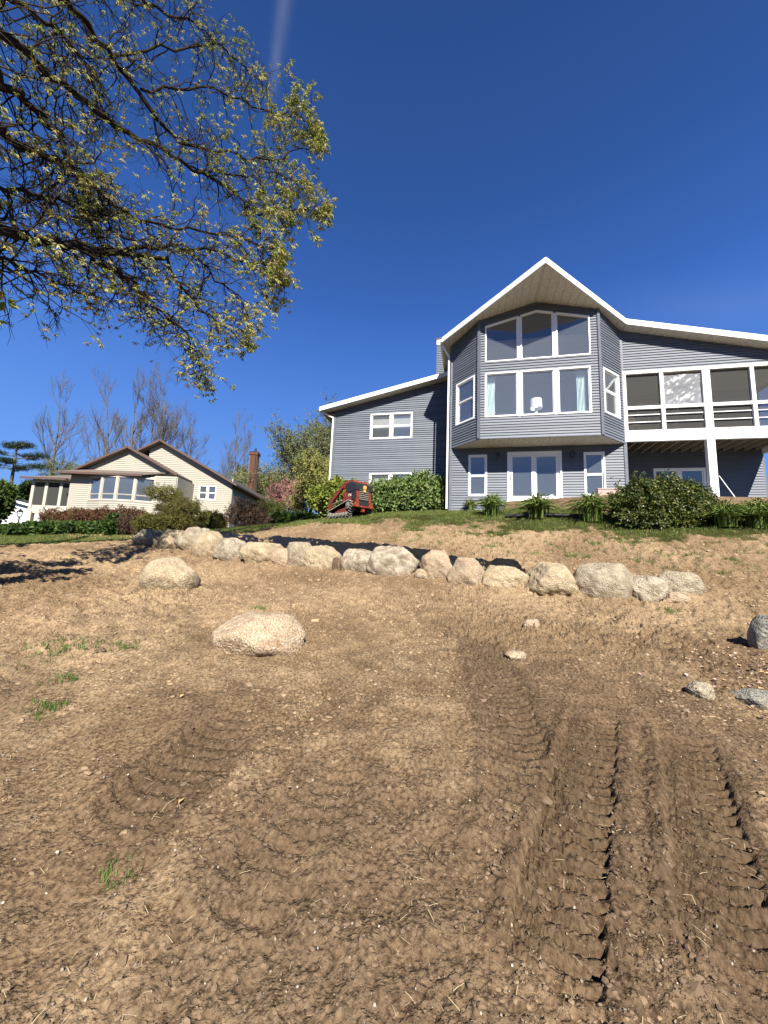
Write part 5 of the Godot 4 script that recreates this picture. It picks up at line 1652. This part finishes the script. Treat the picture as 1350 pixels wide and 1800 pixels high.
func make_trees() -> void:
	var bare := {"wiggle": 0.07, "lift": 0.1, "kids": 2, "spread": 0.45, "shrink": 0.66, "thin": 0.013, "leader": true, "trunk": 0.68, "forks": 8, "open": 0.75, "reach": 0.17, "leaf_from": 0, "scatter": 0.2}
	var g := "bare trees behind the cream house"
	# bare trees: [px of foot, px, py of top, depth, levels, text]
	for q in [[84, 95, 688, 60, 5, "tall slim bare tree rising behind the cream house's porch"], [168, 172, 692, 58, 5, "bare spreading tree behind the cream house's smaller gable"], [214, 222, 688, 56, 5, "dark bare tree between the two gables"], [262, 288, 664, 58, 6, "largest bare multi-stemmed tree above the taller gable"], [318, 330, 738, 62, 5, "small bare tree on the taller gable's roof slope side"],
		[398, 402, 742, 66, 5, "thin pale bare tree between the cream house and its chimney"], [420, 428, 772, 70, 5, "lower thin bare tree beside the brick chimney"]]:
		var top := at(q[1], q[2], q[3])
		var foot := at(q[0], 930, q[3])
		foot.y = base_height(foot.x, q[3])
		var hgt := top.y - foot.y
		var d: Dictionary = bare.duplicate()
		if q[4] == 6:
			d.forks = 13; d.open = 0.6; d.trunk = 0.62; d.reach = 0.22
		d.reach = 0.17
		tree("bare_tree", q[5], foot, hgt * 1.1, hgt * 0.015, q[4], d, M.pale_bark, null, 1.0, 0, [], g, Vector3((top.x - foot.x) * 0.3, hgt, 0).normalized())
	# leafing trees
	var sp := spray_mesh(5, 0.5, 0.22, 11)
	var leafy := {"wiggle": 0.16, "lift": 0.03, "kids": 2, "spread": 0.65, "shrink": 0.7, "thin": 0.014, "trunk": 0.24, "forks": 4, "open": 0.75, "reach": 0.25, "leaf_from": 1, "scatter": 0.42}
	for q in [[155, 155, 764, 62, "hazy green young tree behind the cream house", 0.6, 3, [Color(0.17, 0.21, 0.07), Color(0.24, 0.26, 0.11)], 5, 0.3],
		[545, 540, 702, 46, "tall airy grey-green tree behind the red loader", 0.55, 3, [Color(0.19, 0.22, 0.09), Color(0.26, 0.27, 0.13)], 6, 0.36],
		[572, 570, 768, 40, "yellow-green leafy tree against the blue-grey wing wall", 0.65, 4, [Color(0.33, 0.31, 0.09), Color(0.26, 0.27, 0.08)], 5, 0.35],
		[468, 462, 795, 58, "olive green tree spreading behind the brick chimney", 0.6, 4, [Color(0.22, 0.24, 0.08), Color(0.27, 0.26, 0.1)], 5, 0.35],
		[430, 436, 790, 75, "small green tree peeking past the brick chimney's far side", 0.55, 3, [Color(0.2, 0.23, 0.09), Color(0.25, 0.26, 0.11)], 5, 0.3],
		[610, 600, 690, 62, "green tree crown showing above the wing roof", 0.6, 3, [Color(0.18, 0.2, 0.08), Color(0.25, 0.26, 0.11)], 6, 0.4]]:
		var top := at(q[1], q[2], q[3])
		var foot := at(q[0], 930, q[3])
		foot.y = base_height(foot.x, q[3])
		var hgt := top.y - foot.y
		var d: Dictionary = leafy.duplicate()
		d.scatter = q[9]
		tree("leafy_tree", q[4], foot, hgt * 1.0, hgt * 0.016, q[8], d, M.bark, sp, q[5] * 0.8, q[6] - 2 if q[8] > 5 else q[6], q[7], "leafing trees behind the houses")
	# blossom tree
	var f2 := at(503, 930, 44.0); f2.y = base_height(f2.x, 44.0)
	var bl: Dictionary = leafy.duplicate(); bl.trunk = 0.3; bl.scatter = 0.3
	tree("blossom_tree", "pink flowering tree over the cream house's shaded eave", f2, 7.0, 0.11, 5, bl, M.bark, sp, 0.36, 3, [Color(0.62, 0.3, 0.31), Color(0.5, 0.25, 0.24), Color(0.36, 0.24, 0.19)])
	# pine at the frame's edge
	var pf := at(4, 930, 52.0); pf.y = base_height(pf.x, 52.0)
	var pine := thing("pine_tree", "dark pine with flat layered boughs beyond the white garage", "tree", pf)
	var ptop := at(8, 780, 52.0).y - pf.y
	var b := MB.new()
	limb(b, PackedVector3Array([Vector3(0, -0.3, 0), Vector3(0.1, ptop * 0.5, 0), Vector3(0.0, ptop, 0)]), 0.34, 0.1, 9)
	part("trunk", b.mesh(), M.pale_bark, pine)
	b = MB.new()
	var pw := []; var pcol := PackedColorArray()
	for k in 11:
		var y := ptop * (0.66 + 0.032 * k)
		var a := k * 2.4 + 0.3
		var ln := rng.randf_range(1.6, 3.2) if k < 9 else 1.2
		if k == 2 or k == 5: a = 0.1; ln = 4.6
		var e := Vector3(cos(a) * ln, y + rng.randf_range(0.0, 0.7), sin(a) * ln)
		limb(b, PackedVector3Array([Vector3(0, y, 0), e * 0.5 + Vector3(0, y * 0.5 - 0.1, 0), e]), 0.09, 0.03, 5)
		for j in 210:
			var t := 0.35 + 0.65 * sqrt(rng.randf())
			var c := Vector3(0, y, 0).lerp(e, t) + Vector3(rng.randfn() * 0.42, rng.randfn() * 0.16 + 0.12, rng.randfn() * 0.42)
			pw.append(Transform3D(turned(rng.randf_range(0.3, 0.5)), c)); pcol.append(Color(0.03, 0.055, 0.025) * rng.randf_range(0.7, 1.5))
	part("boughs", b.mesh(), M.pale_bark, pine)
	multi("crown", spray_mesh(9, 0.5, 0.05, 17), M.waxy_leaf, pw, pcol, pine)

func make_oak() -> void:
	# big spreading oak whose trunk stands outside the frame; its boughs reach over the slope
	var foot := on_ground(-12.8, 6.1)
	var t := thing("oak_tree", "large oak with pale new leaves on long boughs reaching over the slope", "tree", foot)
	var b := MB.new()
	limb(b, PackedVector3Array([Vector3(0, -0.4, 0), Vector3(0.1, 2.5, 0.1), Vector3(0.3, 6.0, 0.0), Vector3(0.2, 9.5, -0.3), Vector3(-0.6, 13.0, -0.4)]), 0.48, 0.18, 14)
	part("trunk", b.mesh(), M.bark, t)
	# boughs: pixel way points with their distance ahead, root radius
	var boughs := [
		[[[-90, 400, 9.6], [0, 405, 10.0], [90, 428, 10.4], [185, 440, 10.8], [290, 462, 11.2], [318, 505, 11.4], [366, 548, 11.6], [412, 588, 11.8]], 0.16],
		[[[60, 424, 10.2], [140, 442, 10.3], [205, 478, 10.3], [236, 498, 10.2], [252, 520, 10.2], [296, 556, 10.2], [330, 598, 10.3], [352, 640, 10.3]], 0.1],
		[[[150, 434, 10.6], [235, 432, 11.0], [320, 436, 11.5], [400, 448, 12.0], [470, 470, 12.4], [492, 495, 12.6]], 0.09],
		[[[-90, 190, 10.2], [0, 228, 10.8], [60, 268, 11.2], [135, 300, 11.6], [185, 352, 11.9], [262, 392, 12.2], [350, 408, 12.6], [440, 424, 13.0], [480, 450, 13.2]], 0.12],
		[[[-80, 80, 10.5], [0, 128, 11.0], [52, 186, 11.4], [105, 232, 11.7], [122, 290, 11.8], [150, 330, 12.0], [200, 400, 12.2], [260, 430, 12.4]], 0.13],
		[[[-60, 20, 11.0], [20, 72, 11.4], [110, 150, 11.8], [192, 214, 12.2], [270, 258, 12.6], [340, 296, 13.0], [400, 330, 13.2], [440, 366, 13.4], [500, 372, 13.5], [556, 362, 13.6]], 0.14],
		[[[60, -60, 11.6], [130, 20, 12.0], [186, 86, 12.3], [240, 160, 12.6], [320, 250, 13.0], [400, 268, 13.2], [470, 280, 13.5], [540, 262, 13.7]], 0.13],
		[[[200, 100, 12.3], [280, 80, 12.6], [370, 78, 12.9], [420, 110, 13.0], [455, 140, 13.1]], 0.06],
		[[[250, 165, 12.6], [330, 150, 12.9], [410, 170, 13.1], [470, 200, 13.3], [520, 200, 13.5], [548, 220, 13.6]], 0.06],
		[[[100, -80, 11.8], [180, -20, 12.1], [260, 10, 12.4], [330, 40, 12.7], [365, 60, 12.8]], 0.1],
		[[[-60, 310, 9.8], [20, 330, 10.2], [85, 352, 10.5], [110, 352, 10.6], [170, 380, 10.9], [210, 372, 11.1]], 0.06],
		[[[-60, -30, 10.6], [40, 10, 11.0], [110, 60, 11.4], [150, 110, 11.7], [190, 200, 12.0]], 0.1],
		[[[-70, 440, 9.2], [0, 462, 9.6], [50, 470, 9.9], [110, 500, 10.1], [160, 520, 10.2]], 0.05],
		[[[340, 296, 13.0], [420, 310, 13.2], [470, 300, 13.4], [520, 320, 13.6]], 0.045],
		[[[330, 438, 11.5], [380, 490, 11.8], [418, 522, 12.0], [438, 560, 12.1]], 0.05]]
	var tips := []
	var tw := MB.new()
	# two low boughs outside the frame; their shade falls on the earth at its edge
	var low := [[Vector3(-12.6, 2.6, -6.0), Vector3(-10.6, 2.9, -5.2), Vector3(-8.8, 3.0, -4.8), Vector3(-7.4, 2.8, -4.6), Vector3(-6.6, 2.4, -4.6)], [Vector3(-12.6, 3.6, -6.2), Vector3(-12.4, 5.6, -7.0), Vector3(-12.6, 6.4, -8.2)],
		[Vector3(-12.6, 4.6, -6.2), Vector3(-12.0, 6.0, -6.2), Vector3(-11.4, 6.6, -6.2)], [Vector3(-12.6, 5.0, -6.2), Vector3(-13.6, 6.8, -7.2), Vector3(-14.2, 7.6, -8.6)], [Vector3(-12.6, 4.0, -6.2), Vector3(-11.4, 4.8, -5.6), Vector3(-10.4, 5.0, -5.3)],
		[Vector3(-12.6, 5.5, -6.2), Vector3(-10.8, 7.8, -6.6), Vector3(-9.4, 8.8, -6.8)], [Vector3(-12.7, 6.6, -6.2), Vector3(-10.6, 9.2, -5.6), Vector3(-9.0, 10.1, -5.2)]]
	for bo in boughs + low:
		if bo[0] is Vector3: bo = [bo, 0.09]
		var raw := PackedVector3Array()
		for w in bo[0]: raw.append(w - foot if w is Vector3 else at(w[0], w[1], 5.6 + w[0] * 0.0126) - foot)
		var pts := PackedVector3Array()
		for i in raw.size() - 1:
			for k in 4:
				pts.append(raw[i].cubic_interpolate(raw[i + 1], raw[maxi(i - 1, 0)], raw[mini(i + 2, raw.size() - 1)], k / 4.0) + Vector3(rng.randfn(), rng.randfn(), rng.randfn()) * 0.05)
		pts.append(raw[raw.size() - 1])
		b = MB.new()
		limb(b, pts, bo[1] * 0.62, 0.016, 9)
		part("bough", b.mesh(), M.bark, t)
		var n := pts.size()
		for i in range(1, n):
			var along := float(i) / n
			var dir := (pts[i] - pts[i - 1]).normalized()
			var many := 3 if rng.randf() < 0.3 else 2
			for k in many:
				var ax := dir.cross(Vector3(rng.randfn(), rng.randfn(), rng.randfn())).normalized()
				var d := (dir.rotated(ax, rng.randf_range(0.5, 1.25)) + Vector3(0, -0.12, 0)).normalized()
				var r0 := lerpf(bo[1], 0.022, along)
				grow(tw, tips, pts[i].lerp(pts[i - 1], rng.randf()), d, rng.randf_range(0.4, 1.0) * (1.0 - 0.3 * along), minf(r0 * 0.45, 0.02), 2, {"wiggle": 0.26, "lift": -0.03, "kids": 1 if along < 0.55 else 2, "spread": 0.7, "shrink": 0.66, "thin": 0.006, "top": 9, "leaf_from": 0})
		grow(tw, tips, pts[n - 1], (pts[n - 1] - pts[n - 2]).normalized(), 0.4, 0.014, 2, {"wiggle": 0.26, "lift": 0.0, "kids": 2, "spread": 0.7, "shrink": 0.66, "thin": 0.006, "top": 9, "leaf_from": 1})
	part("twigs", tw.mesh(), M.bark, t).set_meta("kind", "stuff")
	var where := [[], []]; var cols := [PackedColorArray(), PackedColorArray()]
	var leafc := [Color(0.48, 0.46, 0.14), Color(0.4, 0.42, 0.11), Color(0.6, 0.56, 0.26), Color(0.27, 0.31, 0.08), Color(0.52, 0.43, 0.15)]
	for tp in tips:
		var wp: Vector3 = tp[0] + foot
		# leaves are further out near the boughs' ends; inner twigs are still nearly bare
		var sight := lens_basis.inverse() * wp
		var outside := sight.x / -sight.z < -1.03 or sight.y / -sight.z > 1.36
		var full := 1.0 if outside else 0.12 + 0.88 * smoothstep(-6.2, -1.8, wp.x + 1.6 * n_patch.get_noise_2d(wp.x, wp.y + wp.z))
		var cnt := 1 + int(rng.randf() * 1.7 * full + 0.25)
		if n_patch.get_noise_3d(wp.x * 3.0, wp.y * 3.0, wp.z * 3.0) < -0.12: continue
		if rng.randf() > 0.46 + 0.5 * full: continue
		for k in cnt:
			var s := (0.42 + 0.54 * full) * rng.randf_range(0.7, 1.35)
			where[k % 2].append(Transform3D(Basis(Vector3.UP, rng.randf() * TAU).rotated(Vector3.RIGHT, rng.randfn() * 0.5).scaled(Vector3(s, s, s)), tp[0] + Vector3(rng.randfn(), rng.randfn(), rng.randfn()) * 0.1))
			cols[k % 2].append(leafc[rng.randi() % 5] * rng.randf_range(0.7, 1.2))
	for k in 2: multi("crown", spray_mesh(9, 0.15, 0.05, 300 + k, 0.85), M.leaf, where[k], cols[k], t)
	print("oak sprays ", where[0].size() + where[1].size(), " twig verts ", tw.v.size())

func make_plants() -> void:
	var small := spray_mesh(6, 0.085, 0.045, 21)
	var broad := spray_mesh(5, 0.13, 0.085, 22)
	var fine := spray_mesh(7, 0.07, 0.022, 23)
	# big evergreen
	var p := hit(1203, 929)
	p.y = ground_height(p.x, -p.z)
	var dark := [Color(0.06, 0.09, 0.016), Color(0.1, 0.125, 0.022), Color(0.045, 0.07, 0.014), Color(0.16, 0.17, 0.03)]
	shrub("evergreen_bush", "big dense dark evergreen bush before the white deck post", p + Vector3(0.0, 0, -0.75), [[Vector3(-0.85, 0.75, 0.1), Vector3(0.85, 0.85, 0.75)], [Vector3(0.1, 0.8, 0.0), Vector3(0.95, 0.9, 0.8)], [Vector3(0.95, 0.7, -0.1), Vector3(0.75, 0.8, 0.7)], [Vector3(0.0, 0.35, 0.25), Vector3(1.6, 0.5, 0.6)]], 13000, small, 1.0, dark, M.waxy_leaf, "", true, "shrub", 0.34)
	# shrubs before the wing
	var green := [Color(0.15, 0.23, 0.06), Color(0.22, 0.3, 0.09), Color(0.11, 0.17, 0.04), Color(0.3, 0.36, 0.14)]
	var gi := 0
	for q in [[-7.15, -1.35, 0.75, 0.92, "round leafy shrub under the wing's lower window, beside the loader"], [-6.1, -1.3, 0.75, 0.95, "round leafy shrub under the middle of the wing's lower window"], [-5.0, -1.25, 0.8, 1.02, "taller leafy shrub in the sun below the tower's shadow edge"], [-4.15, -1.3, 0.5, 0.9, "narrow leafy shrub in the corner next to the white downpipe"]]:
		var s := hp(q[0], 0.0, q[1])
		s.y = ground_height(s.x, -s.z)
		shrub("leafy_shrub", q[4], s, [[Vector3(0, q[3] * 0.95, 0), Vector3(q[2] * 1.15, q[3] * 0.9, q[2] * 0.95)], [Vector3(0.15, q[3] * 0.5, 0.3), Vector3(q[2], q[3] * 0.55, q[2] * 0.7)]], 1500, broad, 1.15, green, M.leaf, "leafy shrubs along the wing wall", true, "shrub", 0.3)
		gi += 1
	var y := at(592, 905, 19.6); y.y = ground_height(y.x, 19.6)
	shrub("golden_shrub", "bright yellow-green shrub behind the red loader", y, [[Vector3(-0.35, 0.9, 0), Vector3(1.0, 0.85, 0.8)], [Vector3(0.55, 1.15, -0.1), Vector3(0.85, 0.75, 0.6)], [Vector3(-0.1, 1.5, -0.3), Vector3(0.6, 0.6, 0.5)]], 3200, broad, 1.35, [Color(0.24, 0.29, 0.05), Color(0.17, 0.22, 0.04), Color(0.32, 0.34, 0.08)], M.leaf, "", true, "shrub", 0.35)
	# daylilies
	var dg := "daylily clumps along the patio"
	daylily("small thin daylily clump at the foot of the white downpipe", 826, 899, 0.34, 0.5, 90, dg)
	daylily("full daylily clump below the window beside the patio door", 864, 906, 0.66, 0.74, 240, dg)
	daylily("full daylily clump below the patio door", 945, 911, 0.74, 0.76, 260, dg)
	daylily("wide daylily clump touching the big evergreen bush, below the pink box", 1040, 917, 0.78, 0.84, 280, dg)
	daylily("dark daylily clump beyond the evergreen bush below the deck post", 1278, 926, 0.72, 0.66, 230, dg)
	daylily("sunlit daylily clump with a green plastic scrap at its foot", 1335, 928, 0.72, 0.74, 260, dg)
	var gp := part("plastic_scrap", heap(0.16, 0.13, 0.06, 12), M.green_plastic, self, Transform3D(Basis(), hit(1333, 924)))
	tag(gp, "torn bright green plastic scrap at a daylily's foot", "plastic scrap")
	# beds before the cream house
	var bed := "bed planting before the cream house"
	var red := [Color(0.17, 0.075, 0.05), Color(0.22, 0.1, 0.055), Color(0.12, 0.06, 0.04), Color(0.2, 0.14, 0.05)]
	var low := [Color(0.06, 0.11, 0.02), Color(0.09, 0.15, 0.03), Color(0.045, 0.08, 0.018)]
	var olive := [Color(0.13, 0.12, 0.025), Color(0.18, 0.16, 0.04), Color(0.09, 0.085, 0.02)]
	var brown := [Color(0.13, 0.075, 0.05), Color(0.1, 0.06, 0.042), Color(0.16, 0.1, 0.07)]
	for q in [[110, 921, 24.0, 1.3, 0.55, red, "reddish barberry bush at the porch end of the bed"], [152, 916, 24.4, 1.3, 0.62, red, "reddish barberry bush under the bow window's near end"], [192, 914, 24.4, 1.3, 0.66, red, "reddish barberry bush under the bow window's middle"], [232, 912, 24.2, 1.2, 0.75, red, "dark reddish barberry bush beside the olive bushes"],
		[40, 940, 21.0, 1.0, 0.24, low, "low green mound plant at the lawn's far end of the bed"], [75, 940, 21.2, 1.1, 0.3, low, "low dark green mound plant below the porch"], [110, 939, 21.4, 1.1, 0.28, low, "low green arching plant below the first barberry"], [148, 938, 21.6, 1.1, 0.3, low, "low green arching plant below the bow window"], [186, 938, 21.4, 1.0, 0.3, low, "low green arching plant beside the wood chips"], [205, 938, 20.6, 0.45, 0.55, low, "dark narrow yew beside the wood chips"],
		[272, 930, 19.5, 0.95, 0.6, olive, "olive yew bush before the small maple, above the shaded boulders"], [318, 928, 20.0, 0.9, 0.6, olive, "olive yew bush at the small maple's foot"], [372, 925, 22.0, 0.7, 0.62, olive, "olive yew bush beside the brick base"], [245, 925, 20.5, 0.9, 0.55, brown, "dark brown-leaved bush between barberry and yew"],
		[434, 926, 24.5, 1.35, 0.98, brown, "brown twiggy leafless-looking shrub at the cream house's corner"], [478, 912, 30.0, 1.3, 1.35, [Color(0.13, 0.15, 0.03), Color(0.09, 0.11, 0.025)], "olive green shrub in the cream house's shaded side"], [505, 916, 27.0, 1.3, 0.6, low, "dark shaded ground shrub below the pink tree"], [535, 914, 25.0, 0.8, 0.45, low, "small green shrub beside the loader's front"], [548, 906, 27.0, 1.0, 0.5, [Color(0.2, 0.24, 0.06), Color(0.14, 0.17, 0.04)], "light green shrub behind the loader's arm"]]:
		var s := at(q[0], q[1], q[2]); s.y = base_height(s.x, q[2])
		var hh: float = q[4]
		shrub("bed_shrub", q[6], s, [[Vector3(-0.3 * q[3], hh * 0.85, 0), Vector3(q[3] * 0.75, hh, 0.7)], [Vector3(0.4 * q[3], hh * 0.75, 0.1), Vector3(q[3] * 0.65, hh * 0.9, 0.65)]], 900, fine if q[5] != low else broad, 2.1 if q[5] != low else 1.5, q[5], M.leaf, bed, false, "shrub", 0.3)
	# small ornamental maple
	var mp := at(318, 908, 24.0); mp.y = base_height(mp.x, 24.0)
	var o := {"wiggle": 0.2, "lift": 0.02, "kids": 2, "spread": 0.6, "shrink": 0.7, "thin": 0.008, "trunk": 0.2, "forks": 4, "open": 1.1, "reach": 0.26, "leaf_from": 1, "scatter": 0.12}
	tree("small_maple", "small spreading ornamental tree, half bare, before the cream gable", mp, 2.9, 0.09, 6, o, M.pale_bark, fine, 1.3, 1, [Color(0.13, 0.13, 0.035), Color(0.19, 0.17, 0.05)])
	shrub("clipped_shrub", "olive rounded bush top beside the bow window", mp + Vector3(-1.2, 0.0, -0.5), [[Vector3(-0.3, 2.35, 0), Vector3(1.15, 0.5, 0.9)], [Vector3(0.3, 2.0, 0.1), Vector3(0.8, 0.4, 0.5)]], 800, fine, 1.6, [Color(0.2, 0.19, 0.05), Color(0.26, 0.24, 0.07), Color(0.14, 0.14, 0.035)], M.leaf, "", true, "shrub", 0.3)
	# far bush and hedge behind the garage
	var fb := at(-14, 925, 30.0); fb.y = base_height(fb.x, 30.0)
	shrub("round_bush", "dark green rounded bush in front of the white garage", fb, [[Vector3(-0.3, 2.0, 0), Vector3(1.3, 1.4, 1.2)], [Vector3(-0.6, 0.9, 0.2), Vector3(1.1, 1.0, 1.0)]], 2600, broad, 2.0, [Color(0.06, 0.1, 0.02), Color(0.1, 0.15, 0.03)], M.leaf)
	for q in [[40, 58.0, 3.2, "dark green conifer behind the white garage's roof"], [58, 60.0, 2.2, "lower dark green conifer next to the porch roof"]]:
		var s := at(q[0], 900, q[1]); s.y = base_height(s.x, q[1])
		shrub("garden_conifer", q[3], s, [[Vector3(0, q[2], 0), Vector3(1.8, q[2] * 1.05, 1.8)], [Vector3(0.3, q[2] * 1.7, 0), Vector3(1.0, q[2] * 0.5, 1.0)]], 1500, broad, 3.6, [Color(0.04, 0.075, 0.02), Color(0.07, 0.11, 0.03)], M.leaf, "conifers behind the garage", false, "tree")
	# wood chips and lantern posts
	lamp_post(on_ground_px(31, 926, 27.0), 1.05, "black lantern on a short post before the white garage", true)
	lamp_post(on_ground_px(70, 925, 26.0), 1.15, "pale lantern post under the cream house's porch", false)
	var wc := []; var wcc := PackedColorArray()
	for i in 2600:
		var q := hit(rng.randf_range(85, 262), 948.0 + rng.randfn() * 2.0)
		var x := q.x + rng.randfn() * 0.5; var d := -q.z + rng.randf_range(0.3, 2.6)
		var s := rng.randf_range(0.04, 0.1)
		wc.append(Transform3D(turned(s), Vector3(x, ground_height(x, d) + 0.03, -d))); wcc.append(Color(0.42, 0.27, 0.15) * rng.randf_range(0.6, 1.25))
	var chips := holder("wood_chips", self)
	chips.set_meta("kind", "stuff"); tag(chips, "tan wood chip mulch between the bed plants and the lawn", "mulch")
	multi("chip", leaf_mesh(1.0, 0.5, 0.05), M.dead_leaf, wc, wcc, chips)

func on_ground_px(px: float, py: float, depth: float) -> Vector3:
	var p := at(px, py, depth)
	p.y = base_height(p.x, depth)
	return p

# ---------------------------------------------------------------- sky
func make_sky() -> PanoramaSkyMaterial:
	var stops := [[-90.0, Color8(110, 100, 85)], [-1.0, Color8(130, 135, 140)], [0.0, Color8(150, 192, 246)], [6.0, Color8(128, 177, 245)], [12.0, Color8(110, 162, 243)], [20.0, Color8(92, 144, 230)], [28.0, Color8(76, 125, 211)], [36.0, Color8(60, 105, 186)], [46.0, Color8(50, 90, 160)], [58.0, Color8(45, 80, 144)], [66.0, Color8(43, 76, 138)], [90.0, Color8(38, 68, 126)]]
	var w := 1536; var h := 768
	var im := Image.create_empty(w, h, false, Image.FORMAT_RGBF)
	var a := ray(505, -40).normalized(); var b := ray(480, 150).normalized()
	var nrm := a.cross(b).normalized(); var mid := (ray(492, 0)).normalized()
	var down := (b - mid * b.dot(mid)).normalized()
	var wisp := ray(1290, 535).normalized()
	for j in h:
		var el := 90.0 - 180.0 * (j + 0.5) / h
		var k: Color = stops[0][1].srgb_to_linear()
		for s in stops.size() - 1:
			if el >= stops[s][0]:
				k = stops[s][1].srgb_to_linear().lerp(stops[s + 1][1].srgb_to_linear(), clampf((el - stops[s][0]) / (stops[s + 1][0] - stops[s][0]), 0.0, 1.0))
		k = k * (1.0 / EXPOSURE)
		im.fill_rect(Rect2i(0, j, w, 1), k)
		if el < 18.0 or el > 86.0: continue
		for i in w:
			var az := TAU * (i + 0.5) / w
			if az > 1.25 and az < TAU - 1.25: continue
			var ce := cos(deg_to_rad(el))
			var d := Vector3(sin(az) * ce, sin(deg_to_rad(el)), -cos(az) * ce)
			# old contrail, and the faintest high wisps
			var off := rad_to_deg(asin(clampf(d.dot(nrm), -1.0, 1.0)))
			var run := rad_to_deg(atan2(d.dot(down), d.dot(mid)))
			var wd := 0.36 + 0.03 * absf(run - 8.0)
			var f := exp(-pow(off / wd, 2.0)) * (1.0 - smoothstep(2.0, 10.0, run)) * (0.75 + 0.4 * n_big.get_noise_2d(run * 0.25, off * 0.6)) * 0.13
			var q := d - wisp
			var wf := exp(-pow((q.y * 0.95 + q.x * 0.35) / 0.025, 2.0)) * exp(-pow(q.x / 0.14, 2.0)) * 0.035
			if f + wf > 0.001: im.set_pixel(i, j, k.lerp(Color(0.75, 0.8, 0.88) * (1.0 / EXPOSURE), clampf(f + wf, 0.0, 1.0)))
	var m := PanoramaSkyMaterial.new()
	m.panorama = ImageTexture.create_from_image(im)
	return m

func _ready() -> void:
	rng.seed = 20240511
	# ---- camera
	var cam := Camera3D.new()
	cam.name = "camera"
	cam.fov = rad_to_deg(2.0 * atan(900.0 / F))
	cam.rotation_degrees = Vector3(PITCH, 0, ROLL)
	cam.near = 0.05
	cam.far = 600.0
	add_child(cam)
	cam.current = true
	lens_basis = Basis(Vector3.RIGHT, deg_to_rad(PITCH)) * Basis(Vector3.BACK, deg_to_rad(ROLL))
	n_big.seed = 1; n_big.frequency = 0.9; n_big.fractal_octaves = 3
	n_mid.seed = 2; n_mid.frequency = 3.6; n_mid.fractal_octaves = 3
	n_small.seed = 3; n_small.frequency = 11.0; n_small.fractal_octaves = 3
	n_fine.seed = 4; n_fine.frequency = 34.0; n_fine.fractal_octaves = 2
	n_patch.seed = 5; n_patch.frequency = 0.42; n_patch.fractal_octaves = 4
	# ---- sky, exposure
	var env := Environment.new()
	env.background_mode = Environment.BG_SKY
	var sky := Sky.new()
	sky.sky_material = make_sky()
	env.sky = sky
	env.tonemap_mode = Environment.TONE_MAPPER_LINEAR
	env.tonemap_exposure = EXPOSURE
	env.sdfgi_enabled = true
	env.ssao_enabled = true
	env.ssil_enabled = true
	var we := WorldEnvironment.new()
	we.name = "world_environment"
	we.environment = env
	add_child(we)
	# ---- sun: behind the viewer's shoulder; direction read from the bay's shadow on the patio wall
	var sun := DirectionalLight3D.new()
	sun.name = "sun"
	sun.light_energy = 1.55
	sun.light_color = Color(1.0, 0.975, 0.93)
	sun.light_angular_distance = 0.5
	sun.shadow_enabled = true
	add_child(sun)
	var turn := Basis(Vector3.UP, deg_to_rad(HOUSE_TURN))
	sun.look_at_from_position(Vector3.ZERO, -(turn * Vector3(0.375, 0.925, 1.0)), Vector3.UP)
	# ---- setting
	make_materials()
	make_terrain()
	H = at(940, 900, 16.0)
	HT = Transform3D(turn, H)
	make_tracks()
	make_ground()
	make_house()
	make_house_things()
	make_cream_house()
	make_garage()
	# ---- things
	make_stones()
	make_fabric()
	make_loader()
	make_oak()
	make_trees()
	make_plants()
	make_grass()
	make_loose_earth()
